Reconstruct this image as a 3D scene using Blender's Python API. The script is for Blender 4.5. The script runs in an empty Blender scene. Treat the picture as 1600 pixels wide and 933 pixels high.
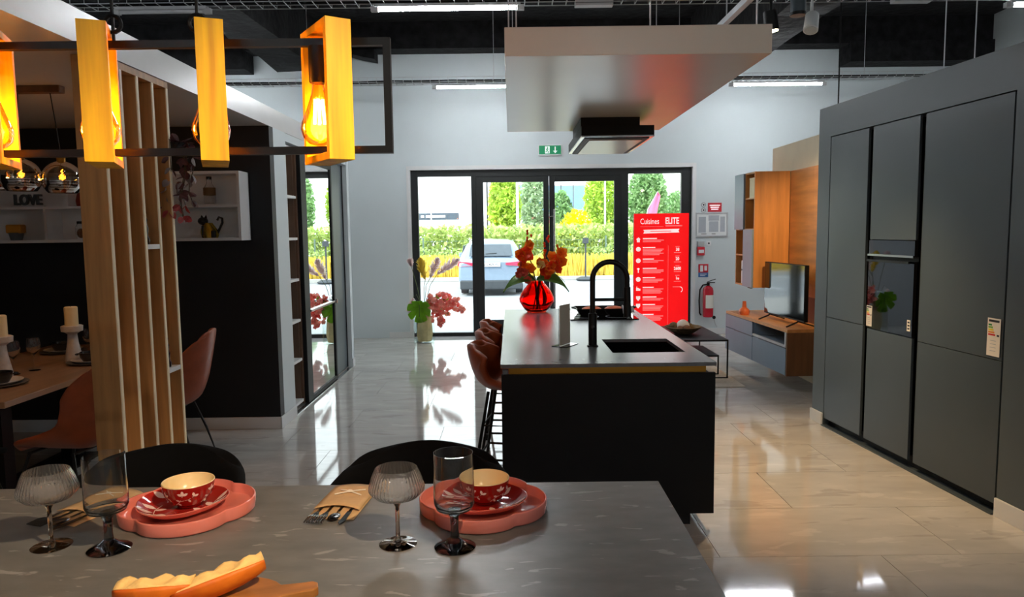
import bpy, math, random
from mathutils import Vector, Matrix, Euler
random.seed(7)
sc = bpy.context.scene
C = sc.collection
PI = math.pi
R = math.radians

# ---------------------------------------------------------------- camera, world, sun, exposure
PITCH = math.atan(106/1130); ROLL = 0.0125; EYE = 1.63
cam = bpy.data.objects.new('camera', bpy.data.cameras.new('camera')); C.objects.link(cam)
cam.data.sensor_width = 36; cam.data.lens = 36*1130/1600; cam.data.clip_end = 400; cam.data.clip_start = .05
_fw = Vector((0, math.cos(PITCH), -math.sin(PITCH))); _up = Vector((0, math.sin(PITCH), math.cos(PITCH))); _rt = Vector((1, 0, 0))
_c, _s = math.cos(ROLL), math.sin(ROLL)
rt, up = _c*_rt - _s*_up, _s*_rt + _c*_up
cam.matrix_world = Matrix(((rt.x, up.x, -_fw.x, 0), (rt.y, up.y, -_fw.y, 0), (rt.z, up.z, -_fw.z, EYE), (0, 0, 0, 1)))
sc.camera = cam
sc.view_settings.view_transform = 'Standard'; sc.view_settings.look = 'None'
sc.view_settings.gamma = 1; sc.view_settings.use_curve_mapping = False
sc.view_settings.exposure = 0.52

SKY_STRENGTH = 2.8
SUN_STRENGTH = 4.0
TUBE_STRENGTH = 115
SPOT_POWER = 180
BULB_POWER = 2.0

w = bpy.data.worlds.new('world'); sc.world = w; w.use_nodes = True
nt = w.node_tree; nt.nodes.clear()
_o = nt.nodes.new('ShaderNodeOutputWorld'); _b = nt.nodes.new('ShaderNodeBackground')
_tc = nt.nodes.new('ShaderNodeTexCoord'); _sp = nt.nodes.new('ShaderNodeSeparateXYZ'); _cr = nt.nodes.new('ShaderNodeValToRGB')
nt.links.new(_tc.outputs['Generated'], _sp.inputs[0]); nt.links.new(_sp.outputs['Z'], _cr.inputs[0])
_cr.color_ramp.elements[0].color = (1, 1, .98, 1); _cr.color_ramp.elements[1].color = (.62, .8, 1, 1)
nt.links.new(_cr.outputs[0], _b.inputs[0]); _b.inputs[1].default_value = SKY_STRENGTH
nt.links.new(_b.outputs[0], _o.inputs[0])
sun = bpy.data.objects.new('sun', bpy.data.lights.new('sun', 'SUN')); C.objects.link(sun)
sun.data.energy = SUN_STRENGTH; sun.data.angle = R(3); sun.data.color = (1, .96, .88)
sun.rotation_euler = Vector((.45, .55, -.9)).to_track_quat('-Z', 'Y').to_euler()

# ---------------------------------------------------------------- materials
def s2l(c):
    c = c/255
    return c/12.92 if c <= .04045 else ((c+.055)/1.055)**2.4
def rgb(r, g, b): return (s2l(r), s2l(g), s2l(b), 1)
MATS = {}
def pm(name, col, rough=.5, metal=0, var=.08, scale=6, stretch=(1, 1, 1), bump=0, spec=.5, trans=0, ior=1.45, emit=None, estr=0, coat=0, coord='Object', detail=4, col2=None, rand=0):
    m = bpy.data.materials.new(name); m.use_nodes = True; n = m.node_tree; b = n.nodes['Principled BSDF']
    tc = n.nodes.new('ShaderNodeTexCoord'); mp = n.nodes.new('ShaderNodeMapping'); mp.inputs['Scale'].default_value = stretch
    if coord == 'World':
        g = n.nodes.new('ShaderNodeNewGeometry'); n.links.new(g.outputs['Position'], mp.inputs[0])
    else: n.links.new(tc.outputs[coord], mp.inputs[0])
    nz = n.nodes.new('ShaderNodeTexNoise'); nz.inputs['Scale'].default_value = scale; nz.inputs['Detail'].default_value = detail
    n.links.new(mp.outputs[0], nz.inputs[0])
    if rand:
        oi = n.nodes.new('ShaderNodeObjectInfo'); ml = n.nodes.new('ShaderNodeVectorMath'); ml.operation = 'ADD'
        sc_ = n.nodes.new('ShaderNodeMath'); sc_.operation = 'MULTIPLY'; sc_.inputs[1].default_value = rand
        n.links.new(oi.outputs['Random'], sc_.inputs[0]); n.links.new(mp.outputs[0], ml.inputs[0]); n.links.new(sc_.outputs[0], ml.inputs[1])
        n.links.new(ml.outputs[0], nz.inputs[0])
    cr = n.nodes.new('ShaderNodeValToRGB')
    a = [max(0, x*(1-var)) for x in col[:3]]; z = col2 or [min(1, x*(1+var)) for x in col[:3]]
    cr.color_ramp.elements[0].color = (*a[:3], 1); cr.color_ramp.elements[1].color = (*z[:3], 1)
    cr.color_ramp.elements[0].position = .3; cr.color_ramp.elements[1].position = .7
    n.links.new(nz.outputs[0], cr.inputs[0]); n.links.new(cr.outputs[0], b.inputs['Base Color'])
    b.inputs['Roughness'].default_value = rough; b.inputs['Metallic'].default_value = metal
    b.inputs['Specular IOR Level'].default_value = spec; b.inputs['IOR'].default_value = ior
    b.inputs['Transmission Weight'].default_value = trans; b.inputs['Coat Weight'].default_value = coat; b.inputs['Coat Roughness'].default_value = .05
    if bump:
        bp = n.nodes.new('ShaderNodeBump'); bp.inputs['Strength'].default_value = bump; bp.inputs['Distance'].default_value = .02
        n.links.new(nz.outputs[0], bp.inputs['Height']); n.links.new(bp.outputs[0], b.inputs['Normal'])
    if emit: b.inputs['Emission Color'].default_value = emit; b.inputs['Emission Strength'].default_value = estr
    MATS[name] = m; return m
def streaks(m, col, scale, stretch, lo=.60, hi=.66, amt=.5, rand=0, rot=0):
    # thin stone veins laid over an existing pm() material
    n = m.node_tree; b = n.nodes['Principled BSDF']; src = b.inputs['Base Color'].links[0].from_socket
    g = n.nodes.new('ShaderNodeNewGeometry'); mp = n.nodes.new('ShaderNodeMapping'); mp.inputs['Scale'].default_value = stretch; mp.inputs['Rotation'].default_value = (0, 0, rot)
    n.links.new(g.outputs['Position'], mp.inputs[0])
    nz = n.nodes.new('ShaderNodeTexNoise'); nz.inputs['Scale'].default_value = scale; nz.inputs['Detail'].default_value = 6; nz.inputs['Distortion'].default_value = .6
    last = mp.outputs[0]
    if rand:
        oi = n.nodes.new('ShaderNodeObjectInfo'); k = n.nodes.new('ShaderNodeMath'); k.operation = 'MULTIPLY'; k.inputs[1].default_value = rand
        ad = n.nodes.new('ShaderNodeVectorMath'); n.links.new(oi.outputs['Random'], k.inputs[0]); n.links.new(last, ad.inputs[0]); n.links.new(k.outputs[0], ad.inputs[1]); last = ad.outputs[0]
    n.links.new(last, nz.inputs[0])
    cr = n.nodes.new('ShaderNodeValToRGB'); cr.color_ramp.elements[0].position = lo; cr.color_ramp.elements[1].position = hi
    cr.color_ramp.elements[0].color = (0, 0, 0, 1); cr.color_ramp.elements[1].color = (amt,)*3 + (1,)
    n.links.new(nz.outputs[0], cr.inputs[0])
    mx = n.nodes.new('ShaderNodeMix'); mx.data_type = 'RGBA'
    n.links.new(cr.outputs[0], mx.inputs['Factor']); n.links.new(src, mx.inputs['A']); mx.inputs['B'].default_value = col
    n.links.new(mx.outputs['Result'], b.inputs['Base Color']); return m
def thin_glass(name, tint=(1, 1, 1, 1), gloss=.1, amber=None):
    m = bpy.data.materials.new(name); m.use_nodes = True; n = m.node_tree; n.nodes.clear()
    o = n.nodes.new('ShaderNodeOutputMaterial'); t = n.nodes.new('ShaderNodeBsdfTransparent'); g = n.nodes.new('ShaderNodeBsdfGlossy')
    t.inputs[0].default_value = tint; g.inputs['Roughness'].default_value = .02
    lw = n.nodes.new('ShaderNodeLayerWeight'); lw.inputs[0].default_value = .25
    mp = n.nodes.new('ShaderNodeMapRange'); mp.inputs[3].default_value = gloss*.4; mp.inputs[4].default_value = min(1, gloss*6)
    n.links.new(lw.outputs['Fresnel'], mp.inputs[0])
    mx = n.nodes.new('ShaderNodeMixShader'); n.links.new(mp.outputs[0], mx.inputs[0]); n.links.new(t.outputs[0], mx.inputs[1]); n.links.new(g.outputs[0], mx.inputs[2])
    n.links.new(mx.outputs[0], o.inputs[0]); MATS[name] = m; return m
def leafmat(name, col, var=.3, transl=.45, rough=.5):
    m = pm(name, col, rough, var=var, scale=3, coord='World'); n = m.node_tree; b = n.nodes['Principled BSDF']; o = n.nodes['Material Output']
    t = n.nodes.new('ShaderNodeBsdfTranslucent'); n.links.new(b.inputs['Base Color'].links[0].from_socket, t.inputs[0])
    mx = n.nodes.new('ShaderNodeMixShader'); mx.inputs[0].default_value = transl
    n.links.new(b.outputs[0], mx.inputs[1]); n.links.new(t.outputs[0], mx.inputs[2]); n.links.new(mx.outputs[0], o.inputs[0]); return m

M = MATS
pm('wall_paint', rgb(212, 221, 224), .7, var=.02, scale=2)
pm('white_paint', rgb(225, 226, 226), .45, var=.02)
pm('cream_paint', rgb(235, 222, 195), .7, var=.03)
pm('satin_panel', rgb(208, 200, 186), .27, var=.03, scale=1.5, spec=.6)
pm('nook_ceiling', rgb(205, 203, 200), .28, var=.03, spec=.5)
pm('black_ceiling', rgb(26, 26, 28), .95, var=.6, scale=9, bump=1.0, coord='World')
pm('dark_wall', rgb(17, 18, 22), .6, var=.08)
tile = pm('tile', rgb(197, 193, 186), .06, var=.10, scale=2.6, stretch=(1, 2.4, 1), coord='World', rand=37, detail=9, spec=.75, ior=1.6)
streaks(tile, rgb(218, 214, 206), 3.4, (1, 3.0, 1), .60, .64, .45, rand=53, rot=.25)
streaks(tile, rgb(150, 144, 136), 2.6, (1, 3.4, 1), .62, .66, .35, rand=91, rot=-.2)
pm('grout', rgb(140, 136, 130), .8)
pm('anthracite', rgb(66, 76, 83), .36, var=.03, scale=3, spec=.5)
pm('anthracite_frame', rgb(78, 88, 94), .42, var=.03, scale=3)
pm('black_matt', rgb(10, 10, 11), .55, var=.2, spec=.3)
pm('black_gap', rgb(7, 7, 8), .6)
pm('black_metal', rgb(9, 8, 8), .45, spec=.35, var=.15)
pm('door_alu', rgb(24, 28, 29), .5, metal=0, var=.05)
pm('counter_stone', rgb(98, 100, 103), .26, var=.12, scale=30, spec=.55)
t_ = pm('table_stone', rgb(112, 110, 105), .33, var=.16, scale=9, stretch=(1, 2, 1), coord='World', detail=8, spec=.5)
streaks(t_, rgb(178, 172, 164), 9, (1, 3.4, 1), .63, .66, .5, rot=.35)
pm('brass', rgb(178, 128, 48), .35, metal=.85)
pm('glossy_black', rgb(10, 10, 11), .03, var=.1, spec=.6)
pm('oven_glass', rgb(112, 112, 116), .02, metal=1, var=.02)
pm('steel', rgb(190, 190, 190), .22, metal=1, var=.04)
pm('cutlery_steel', rgb(128, 126, 122), .2, metal=1, var=.05)
pm('chrome', rgb(230, 230, 232), .06, metal=1, var=.02)
pm('mirror', rgb(235, 238, 238), .0, metal=1, var=.005)
pm('pine', rgb(184, 133, 80), .55, var=.24, scale=3, stretch=(9, 9, .6), detail=8)
pm('pine_lit', rgb(248, 230, 196), .5, var=.06, scale=4, stretch=(6, 6, .6))  # paler pine, light on the aisle side put into the colour
pm('lamp_wood', rgb(250, 176, 8), .5, var=.3, scale=3, stretch=(14, 14, .8), detail=8)
pm('oak', rgb(198, 134, 70), .42, var=.2, scale=2.5, stretch=(6, 6, .55), detail=9)
pm('oak_panel', rgb(206, 142, 78), .42, var=.22, scale=2.2, stretch=(5, .7, 6), detail=9)
pm('oak_table', rgb(150, 114, 82), .4, var=.2, scale=3, stretch=(6, .7, 1), detail=8)
pm('walnut', rgb(122, 80, 48), .45, var=.2, scale=3, stretch=(6, 6, .6), detail=8)
pm('brown_back', rgb(92, 66, 48), .5, var=.15)
pm('grey_blue', rgb(124, 144, 162), .4, var=.03)
pm('leather', rgb(150, 72, 40), .38, var=.15, scale=12, bump=.08)
pm('leather_light', rgb(186, 120, 84), .4, var=.12, scale=12, bump=.08)
pm('black_fabric', rgb(8, 8, 9), .9, spec=.15, var=.2, scale=60)
pm('pink_ceramic', rgb(226, 128, 112), .12, var=.05, spec=.6, coat=.5)
pm('red_ceramic', rgb(158, 28, 24), .1, var=.08, spec=.6, coat=.5)
pm('plate_red', rgb(176, 38, 30), .1, var=.08, spec=.6, coat=.5)
pm('cream_ceramic', rgb(238, 212, 158), .25, var=.03)
pm('print_white', rgb(240, 205, 190), .3, var=.05)
pm('kraft', rgb(196, 160, 112), .75, var=.08, scale=25)
pm('leaflet', rgb(206, 198, 182), .6, var=.03)
pm('string', rgb(235, 228, 210), .8)
pm('clear_glass', (1, 1, 1, 1), .0, trans=1, var=0, ior=1.45)
pm('brown_glass', rgb(232, 212, 192), .0, trans=1, var=0, ior=1.45)
pm('smoke_glass', rgb(234, 236, 237), .0, trans=1, var=0, ior=1.45)
pm('dark_glass', rgb(120, 124, 128), .0, trans=1, var=0, ior=1.45)
pm('pale_smoke_glass', rgb(238, 238, 238), .0, trans=1, var=0, ior=1.45)
pm('ribbed_glass', rgb(250, 248, 246), .05, trans=.96, var=0, ior=1.5)
pm('red_glass', rgb(255, 52, 22), .0, trans=1, var=.02, ior=1.3)
thin_glass('pane', (.97, 1, .99, 1), .05)
thin_glass('amber_glass', (1, .72, .30, 1), .12)
thin_glass('globe_glass', (.62, .55, .48, 1), .3)
pm('filament', rgb(255, 170, 60), .5, emit=(1, .45, .09, 1), estr=60)
pm('filament_dim', rgb(255, 160, 50), .5, emit=(1, .42, .07, 1), estr=9)
pm('bread_crust', rgb(214, 84, 8), .5, var=.25, scale=9, bump=.3, col2=rgb(244, 132, 30)[:3])
pm('bread_crumb', rgb(250, 206, 128), .8, var=.1, scale=30, bump=.4)
pm('board_wood', rgb(160, 104, 48), .5, var=.25, scale=4, stretch=(2, 8, 8), detail=8)
pm('wax', rgb(238, 222, 176), .5, var=.04)
pm('whitewash', rgb(196, 190, 182), .7, var=.2, scale=18)
pm('bowl_black', rgb(26, 24, 24), .25, var=.2)
pm('plate_grey', rgb(96, 92, 88), .4, var=.1)
pm('plate_white', rgb(214, 206, 196), .3, var=.04)
pm('gold', rgb(196, 164, 62), .25, metal=.9, var=.15)
pm('plant_dark', rgb(92, 52, 52), .5, var=.4, scale=20)
pm('plant_pale', rgb(150, 140, 138), .5, var=.2, scale=20)
pm('plant_red', rgb(168, 62, 62), .5, var=.2, scale=20)
pm('red_vase', rgb(150, 52, 40), .4)
pm('yellow_pot', rgb(206, 140, 40), .4)
pm('grey_pot', rgb(90, 98, 104), .5)
pm('kraft_label', rgb(120, 88, 56), .8)
pm('dry_white', rgb(232, 226, 214), .8, var=.05)
pm('mortar_white', rgb(236, 236, 232), .6, var=.02)
pm('tube_lit', (1, 1, 1, 1), .5, emit=(.93, .97, 1, 1), estr=TUBE_STRENGTH)
pm('spot_lit', (1, 1, 1, 1), .5, emit=(1, .82, .55, 1), estr=40)
pm('galv', rgb(205, 207, 210), .4, metal=.4)
pm('light_grey_plastic', rgb(190, 192, 194), .5)
pm('banner_red', rgb(224, 10, 18), .35, var=.03, emit=rgb(235, 8, 16), estr=.55)
pm('banner_white', rgb(255, 235, 235), .4, var=.02, emit=rgb(255, 225, 225), estr=.45)
pm('banner_pink', rgb(255, 150, 150), .4, var=.02, emit=rgb(255, 120, 125), estr=.4)
pm('sign_red', rgb(200, 38, 52), .4)
pm('sign_blue', rgb(60, 110, 170), .4)
pm('sign_white', rgb(236, 238, 238), .4, var=.02)
pm('paper_grey', rgb(178, 184, 192), .5)
pm('extinguisher_red', rgb(196, 18, 42), .25, coat=.3)
pm('exit_green', rgb(16, 120, 78), .4, emit=rgb(10, 130, 84), estr=.3)
pm('exit_white', rgb(235, 245, 240), .4, emit=rgb(235, 245, 240), estr=.4)
pm('tv_screen', rgb(9, 9, 11), .06, var=.1, spec=.9, ior=1.7)
pm('rug', rgb(206, 198, 186), .95, var=.08, scale=40, bump=.5)
pm('woven', rgb(112, 92, 60), .8, var=.4, scale=30, bump=.6)
pm('orange_glaze', rgb(222, 112, 62), .3)
pm('food_orange', rgb(236, 120, 76), .5, var=.2, scale=20)
pm('acrylic', (1, 1, 1, 1), .02, trans=1, var=0, ior=1.2)
pm('label_paper', rgb(238, 232, 222), .6, var=.02)
for nme, c in dict(e1=(30, 140, 70), e2=(120, 180, 60), e3=(240, 220, 40), e4=(240, 150, 40), e5=(214, 40, 40), ink=(40, 40, 48)).items(): pm('ink_'+nme, rgb(*c), .6, var=.02)
for nme, c in dict(orange=(255, 140, 40), deep=(240, 84, 34), rust=(214, 96, 76), blush=(250, 168, 160), coral=(255, 176, 158), rose=(250, 136, 126), plume=(255, 228, 226), cream=(250, 226, 150)).items(): leafmat('petal_'+nme, rgb(*c), .2, .85 if nme == 'plume' else .6)
leafmat('leaf_green', rgb(100, 140, 60), .25, .45, .35); leafmat('leaf_lime', rgb(140, 196, 40), .25, .5, .3)
leafmat('leaf_dark', rgb(52, 84, 48), .3, .25, .35)
pm('stem', rgb(70, 56, 34), .6); pm('stem_green', rgb(96, 110, 60), .6)
# outside
pm('asphalt', rgb(146, 148, 150), .9, var=.06, scale=3); pm('pavement', rgb(178, 175, 170), .9, var=.05, scale=2); pm('kerb', rgb(170, 168, 162), .9)
pm('gravel', rgb(210, 188, 140), .95, var=.2, scale=8)
leafmat('hedge_leaf', rgb(186, 202, 122), .35, .4); leafmat('hedge_dull', rgb(166, 188, 112), .3, .4); leafmat('grass_yellow', rgb(230, 206, 92), .25, .4)
leafmat('tree_lime', rgb(190, 216, 92), .3, .45); leafmat('tree_mid', rgb(146, 182, 124), .3, .45); leafmat('tree_soft', rgb(180, 202, 164), .25, .45); leafmat('bush_yellow', rgb(236, 236, 20), .15, .4)
pm('bark', rgb(140, 122, 98), .9); pm('facade_white', rgb(238, 240, 240), .8, var=.02); pm('facade_band', rgb(74, 84, 94), .6)
pm('facade_glass', rgb(110, 156, 196), .15, var=.1, spec=.7); pm('facade_trim', rgb(190, 190, 192), .6); pm('facade_red', rgb(200, 120, 110), .7)
pm('car_paint', rgb(140, 158, 178), .22, metal=.35, var=.02, coat=.7); pm('car_glass', rgb(78, 84, 90), .05, spec=.8); pm('car_trim', rgb(58, 62, 66), .6); pm('tyre', rgb(60, 60, 62), .9)
pm('tail_red', rgb(228, 60, 90), .2, emit=rgb(235, 60, 90), estr=.12); pm('plate_pale', rgb(226, 230, 232), .4)
pm('flag_pink', rgb(232, 110, 150), .7); pm('pole_grey', rgb(196, 200, 204), .5); pm('fence_green', rgb(96, 116, 104), .6)

# ---------------------------------------------------------------- geometry helpers
def rotz(a): return Matrix.Rotation(a, 4, 'Z')
def T(x, y, z): return Matrix.Translation((x, y, z))
class MB:
    def __init__(s, mtx=None): s.v = []; s.f = []; s.m = mtx or Matrix.Identity(4)
    def add(s, vs, fs):
        b = len(s.v); s.v += [tuple(s.m @ Vector(p)) for p in vs]; s.f += [tuple(b+i for i in f) for f in fs]; return s
    def bx(s, x0, x1, y0, y1, z0, z1):
        x0, x1 = sorted((x0, x1)); y0, y1 = sorted((y0, y1)); z0, z1 = sorted((z0, z1))
        return s.add([(x0, y0, z0), (x1, y0, z0), (x1, y1, z0), (x0, y1, z0), (x0, y0, z1), (x1, y0, z1), (x1, y1, z1), (x0, y1, z1)],
                     [(0, 3, 2, 1), (4, 5, 6, 7), (0, 1, 5, 4), (1, 2, 6, 5), (2, 3, 7, 6), (3, 0, 4, 7)])
    def obox(s, c, size, mtx):
        o = s.m; s.m = o @ T(*c) @ mtx; a, b, d = (x/2 for x in size); s.bx(-a, a, -b, b, -d, d); s.m = o; return s
    def tube(s, pts, r, n=8, closed=False, caps=True):
        pts = [Vector(p) for p in pts]; k = len(pts); rs = r if isinstance(r, (list, tuple)) else [r]*k
        vs = []; fs = []; prev = None
        for i, p in enumerate(pts):
            a = pts[(i-1) % k] if (closed or i > 0) else p; b = pts[(i+1) % k] if (closed or i < k-1) else p
            t = (b-a); t = t.normalized() if t.length > 1e-9 else Vector((0, 0, 1))
            if prev is None:
                q = Vector((0, 0, 1)) if abs(t.z) < .9 else Vector((1, 0, 0)); u = t.cross(q).normalized()
            else:
                u = prev - t*prev.dot(t)
                u = u.normalized() if u.length > 1e-6 else t.orthogonal().normalized()
            prev = u; w_ = t.cross(u)
            for j in range(n):
                an = 2*PI*j/n; vs.append(p + (u*math.cos(an) + w_*math.sin(an))*rs[i])
        for i in range(k if closed else k-1):
            i2 = (i+1) % k
            for j in range(n): fs.append((i*n+j, i*n+(j+1) % n, i2*n+(j+1) % n, i2*n+j))
        if caps and not closed: fs.append(tuple(range(n))[::-1]); fs.append(tuple((k-1)*n+j for j in range(n)))
        return s.add(vs, fs)
    def cyl(s, p, q, r, r2=None, n=14): return s.tube([p, q], [r, r if r2 is None else r2], n)
    def lathe(s, prof, n=28, c=(0, 0, 0), rad=None):
        vs = []; fs = []; idx = []
        for k, (r, z) in enumerate(prof):
            if r < 1e-6: idx.append([len(vs)]); vs.append((c[0], c[1], c[2]+z))
            else:
                row = []
                for j in range(n):
                    a = 2*PI*j/n; rr = r*(rad(a, z) if rad else 1); row.append(len(vs)); vs.append((c[0]+rr*math.cos(a), c[1]+rr*math.sin(a), c[2]+z))
                idx.append(row)
        for a, b in zip(idx, idx[1:]):
            if len(a) == 1 and len(b) == 1: continue
            for j in range(n):
                j2 = (j+1) % n
                if len(a) == 1: fs.append((a[0], b[j2], b[j]))
                elif len(b) == 1: fs.append((a[j], a[j2], b[0]))
                else: fs.append((a[j], a[j2], b[j2], b[j]))
        return s.add(vs, fs)
    def prism(s, poly, z0, z1):
        n = len(poly)
        return s.add([(x, y, z0) for x, y in poly]+[(x, y, z1) for x, y in poly],
                     [tuple(range(n))[::-1], tuple(range(n, 2*n))]+[(i, (i+1) % n, n+(i+1) % n, n+i) for i in range(n)])
    def grid(s, fn, nu, nv, cu=False):
        vs = [fn(i/(nu if cu else nu-1), j/(nv-1)) for j in range(nv) for i in range(nu)]
        fs = [(j*nu+i, j*nu+(i+1) % nu, (j+1)*nu+(i+1) % nu, (j+1)*nu+i) for j in range(nv-1) for i in range(nu if cu else nu-1)]
        return s.add(vs, fs)
    def ball(s, c, r, nu=14, nv=9, sc_=(1, 1, 1)):
        prof = [(math.sin(PI*k/nv), -math.cos(PI*k/nv)) for k in range(nv+1)]
        o = s.m; s.m = o @ T(*c) @ Matrix.Diagonal((r*sc_[0], r*sc_[1], r*sc_[2], 1)); s.lathe(prof, nu); s.m = o; return s
    def text(s, txt, size, mtx, ext=.001, bold=0, align='CENTER', sx=1):
        cu = bpy.data.curves.new('t', 'FONT'); cu.body = txt; cu.size = size; cu.extrude = ext; cu.offset = bold; cu.align_x = align; cu.align_y = 'CENTER'; cu.resolution_u = 3
        ob = bpy.data.objects.new('t', cu); C.objects.link(ob); bpy.context.view_layer.update()
        me = bpy.data.meshes.new_from_object(ob.evaluated_get(bpy.context.evaluated_depsgraph_get()))
        o = s.m; s.m = o @ mtx @ Matrix.Diagonal((sx, 1, 1, 1)); s.add([v.co[:] for v in me.vertices], [tuple(p.vertices) for p in me.polygons]); s.m = o
        bpy.data.objects.remove(ob); bpy.data.curves.remove(cu); bpy.data.meshes.remove(me); return s
    def build(s, name, mat, parent=None, smooth=False, bevel=0, solid=0, subd=0, loc=(0, 0, 0), rz=0, angle=40):
        me = bpy.data.meshes.new(name); me.from_pydata(s.v, [], s.f); me.update()
        me.materials.append(MATS[mat] if isinstance(mat, str) else mat)
        if smooth or subd:
            for p in me.polygons: p.use_smooth = True
            if smooth and not subd: me.set_sharp_from_angle(angle=R(angle))
        o = bpy.data.objects.new(name, me); C.objects.link(o); o.location = loc; o.rotation_euler = (0, 0, rz)
        if parent: o.parent = parent
        if solid: d = o.modifiers.new('s', 'SOLIDIFY'); d.thickness = solid; d.offset = 0
        if subd: d = o.modifiers.new('d', 'SUBSURF'); d.levels = d.render_levels = subd
        if bevel: d = o.modifiers.new('b', 'BEVEL'); d.width = bevel; d.segments = 2; d.limit_method = 'ANGLE'
        return o
def tag(o, label, cat, group=None, kind=None):
    o['label'] = label; o['category'] = cat
    if group: o['group'] = group
    if kind: o['kind'] = kind
    return o
def thing(name, label, cat, loc=(0, 0, 0), rz=0, group=None):
    o = bpy.data.objects.new(name, None); C.objects.link(o); o.empty_display_size = .05
    o.location = loc; o.rotation_euler = (0, 0, rz); return tag(o, label, cat, group)
def struct(name, mb, mat, parent=None, **k):
    o = mb.build(name, mat, parent, **k); o['kind'] = 'structure'; return o
def dup(o, loc=None, rz=None, label=None, parent=None):
    kids = [x for x in o.children]
    c = o.copy(); C.objects.link(c)
    if parent: c.parent = parent
    if loc is not None: c.location = loc
    if rz is not None: c.rotation_euler = (0, 0, rz)
    if label: c['label'] = label
    for k in kids: dup(k, parent=c)
    return c
def arc(c, r, a0, a1, n, plane='xz'):
    out = []
    for k in range(n+1):
        a = a0+(a1-a0)*k/n; u, v = r*math.cos(a), r*math.sin(a)
        out.append((c[0]+u, c[1], c[2]+v) if plane == 'xz' else (c[0]+u, c[1]+v, c[2]) if plane == 'xy' else (c[0], c[1]+u, c[2]+v))
    return out
def leafcloud(n, fn, size, flat=.0):
    # n small leaf quads scattered by fn() -> point
    mb = MB(); vs = []; fs = []
    for k in range(n):
        p = Vector(fn()); sz = size*random.uniform(.6, 1.3)
        e = Euler((random.uniform(-1.2, 1.2)*(1-flat), random.uniform(-1.2, 1.2)*(1-flat), random.uniform(0, 2*PI))).to_matrix()
        a, b = e @ Vector((sz, 0, 0)), e @ Vector((0, sz*.55, 0)); i = len(vs)
        vs += [p-a, p+b*.9-a*.1, p+a, p-b*.9-a*.1]; fs.append((i, i+1, i+2, i+3))
    mb.v = [tuple(v) for v in vs]; mb.f = fs; return mb
def ell(c, r):
    def f():
        while True:
            p = [random.uniform(-1, 1) for _ in range(3)]; d = sum(x*x for x in p)
            if d < 1 and (d > .35 or random.random() < .3): return tuple(c[i]+p[i]*r[i] for i in range(3))
    return f

# ---------------------------------------------------------------- the setting
XL, XR, YB, YF, ZC = -7.5, 7.0, 11.1, -6.0, 4.65
slab = struct('floor', MB().bx(XL, XR, YF, YB+.25, -.16, -.012), 'grout')
TW, TD = 1.2, .62
me_tile = None; x0t, x1t = -4.38, 4.62
rows = [(3.46+TD*k, 3.46+TD*(k+1)) for k in range(-3, 13)]
for ri, (ya, yb) in enumerate(rows):
    yb2 = min(yb, YB)
    off = {0: 1.02, 1: .42, 2: 1.02, 3: .62}[(ri-3) % 4]
    for ci in range(-5, 5):
        xa = off + TW*ci - .0
        if xa + TW < -4.6 or xa > 4.6: continue
        full = yb2 == yb
        if full and me_tile:
            o = bpy.data.objects.new('tile', me_tile); C.objects.link(o); o.parent = slab
        else:
            o = MB().bx(0, TW-.003, 0, yb2-ya-.003, -.012, 0).build('tile', tile, slab)
            if full: me_tile = o.data
        o.location = (xa, ya, 0)
xa_, xb_ = -4.6, 5.0
o = MB().bx(XL, -6.2, YF, YB, -.012, 0).bx(6.3, XR, YF, YB, -.012, 0).bx(-6.2, 6.3, YF, rows[0][0], -.012, 0).build('outer_floor', tile, slab); o['kind'] = 'stuff'

DX0, DX1, DZ = -1.545, 2.785, 2.58          # entrance opening
struct('wall_back', MB().bx(XL, DX0, YB, YB+.22, 0, ZC).bx(DX1, XR, YB, YB+.22, 0, ZC).bx(DX0, DX1, YB, YB+.22, DZ, ZC), 'wall_paint')
struct('wall_left', MB().bx(XL-.2, XL, YF, YB+.22, 0, ZC), 'wall_paint')
struct('wall_right', MB().bx(XR, XR+.2, YF, YB+.22, 0, ZC), 'wall_paint')
struct('wall_front', MB().bx(XL-.2, XR+.2, YF-.2, YF, 0, ZC), 'wall_paint')
struct('ceiling', MB().bx(XL-.2, XR+.2, YF-.2, YB+.3, ZC, ZC+.25), 'black_ceiling')
struct('baseboard_back', MB().bx(-1.9, DX0-.02, YB-.014, YB, 0, .09).bx(DX1+.02, XR, YB-.014, YB, 0, .09), 'white_paint', bevel=.002)
struct('trim_1', MB().bx(XL, XR, 10.75, YB-.005, 4.27, ZC), 'black_ceiling')                    # dark beam along the back wall
struct('trim_2', MB().bx(XL, -3.82, 10.7, YB-.004, 4.0, 4.29), 'black_ceiling')
struct('trim_3', MB().bx(4.93, XR, 10.7, YB-.004, 4.0, 4.29), 'black_ceiling')
def rafter(name, x0, x1, zb):
    mb = MB(); n = 40; pts = []
    for k in range(n+1):
        y = YF+.1+(10.6-YF-.1)*k/n
        j = lambda: random.uniform(-.03, .03)
        pts.append([(x0+j(), y, zb+j()*.7), (x1+j(), y, zb+j()*.7), (x1+j(), y, ZC-.02), (x0+j(), y, ZC-.02)])
    vs = [p for q in pts for p in q]
    fs = [(4*k+a, 4*k+(a+1) % 4, 4*k+4+(a+1) % 4, 4*k+4+a) for k in range(n) for a in range(4)]+[(0, 1, 2, 3), (4*n+3, 4*n+2, 4*n+1, 4*n)]
    mb.add(vs, fs); struct(name, mb, 'black_ceiling')
rafter('trim_4', -3.3, -2.75, 3.93); rafter('trim_5', 2.6, 3.08, 3.68)
struct('trim_6', MB().prism([(-2.6, 0), (-1.95, 0), (-1.95, -.16), (-2.15, -.12)], 0, .3), 'black_ceiling')
bpy.data.objects['trim_6'].matrix_world = T(0, 11.05, 4.29) @ Matrix.Rotation(R(90), 4, 'X')
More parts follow.
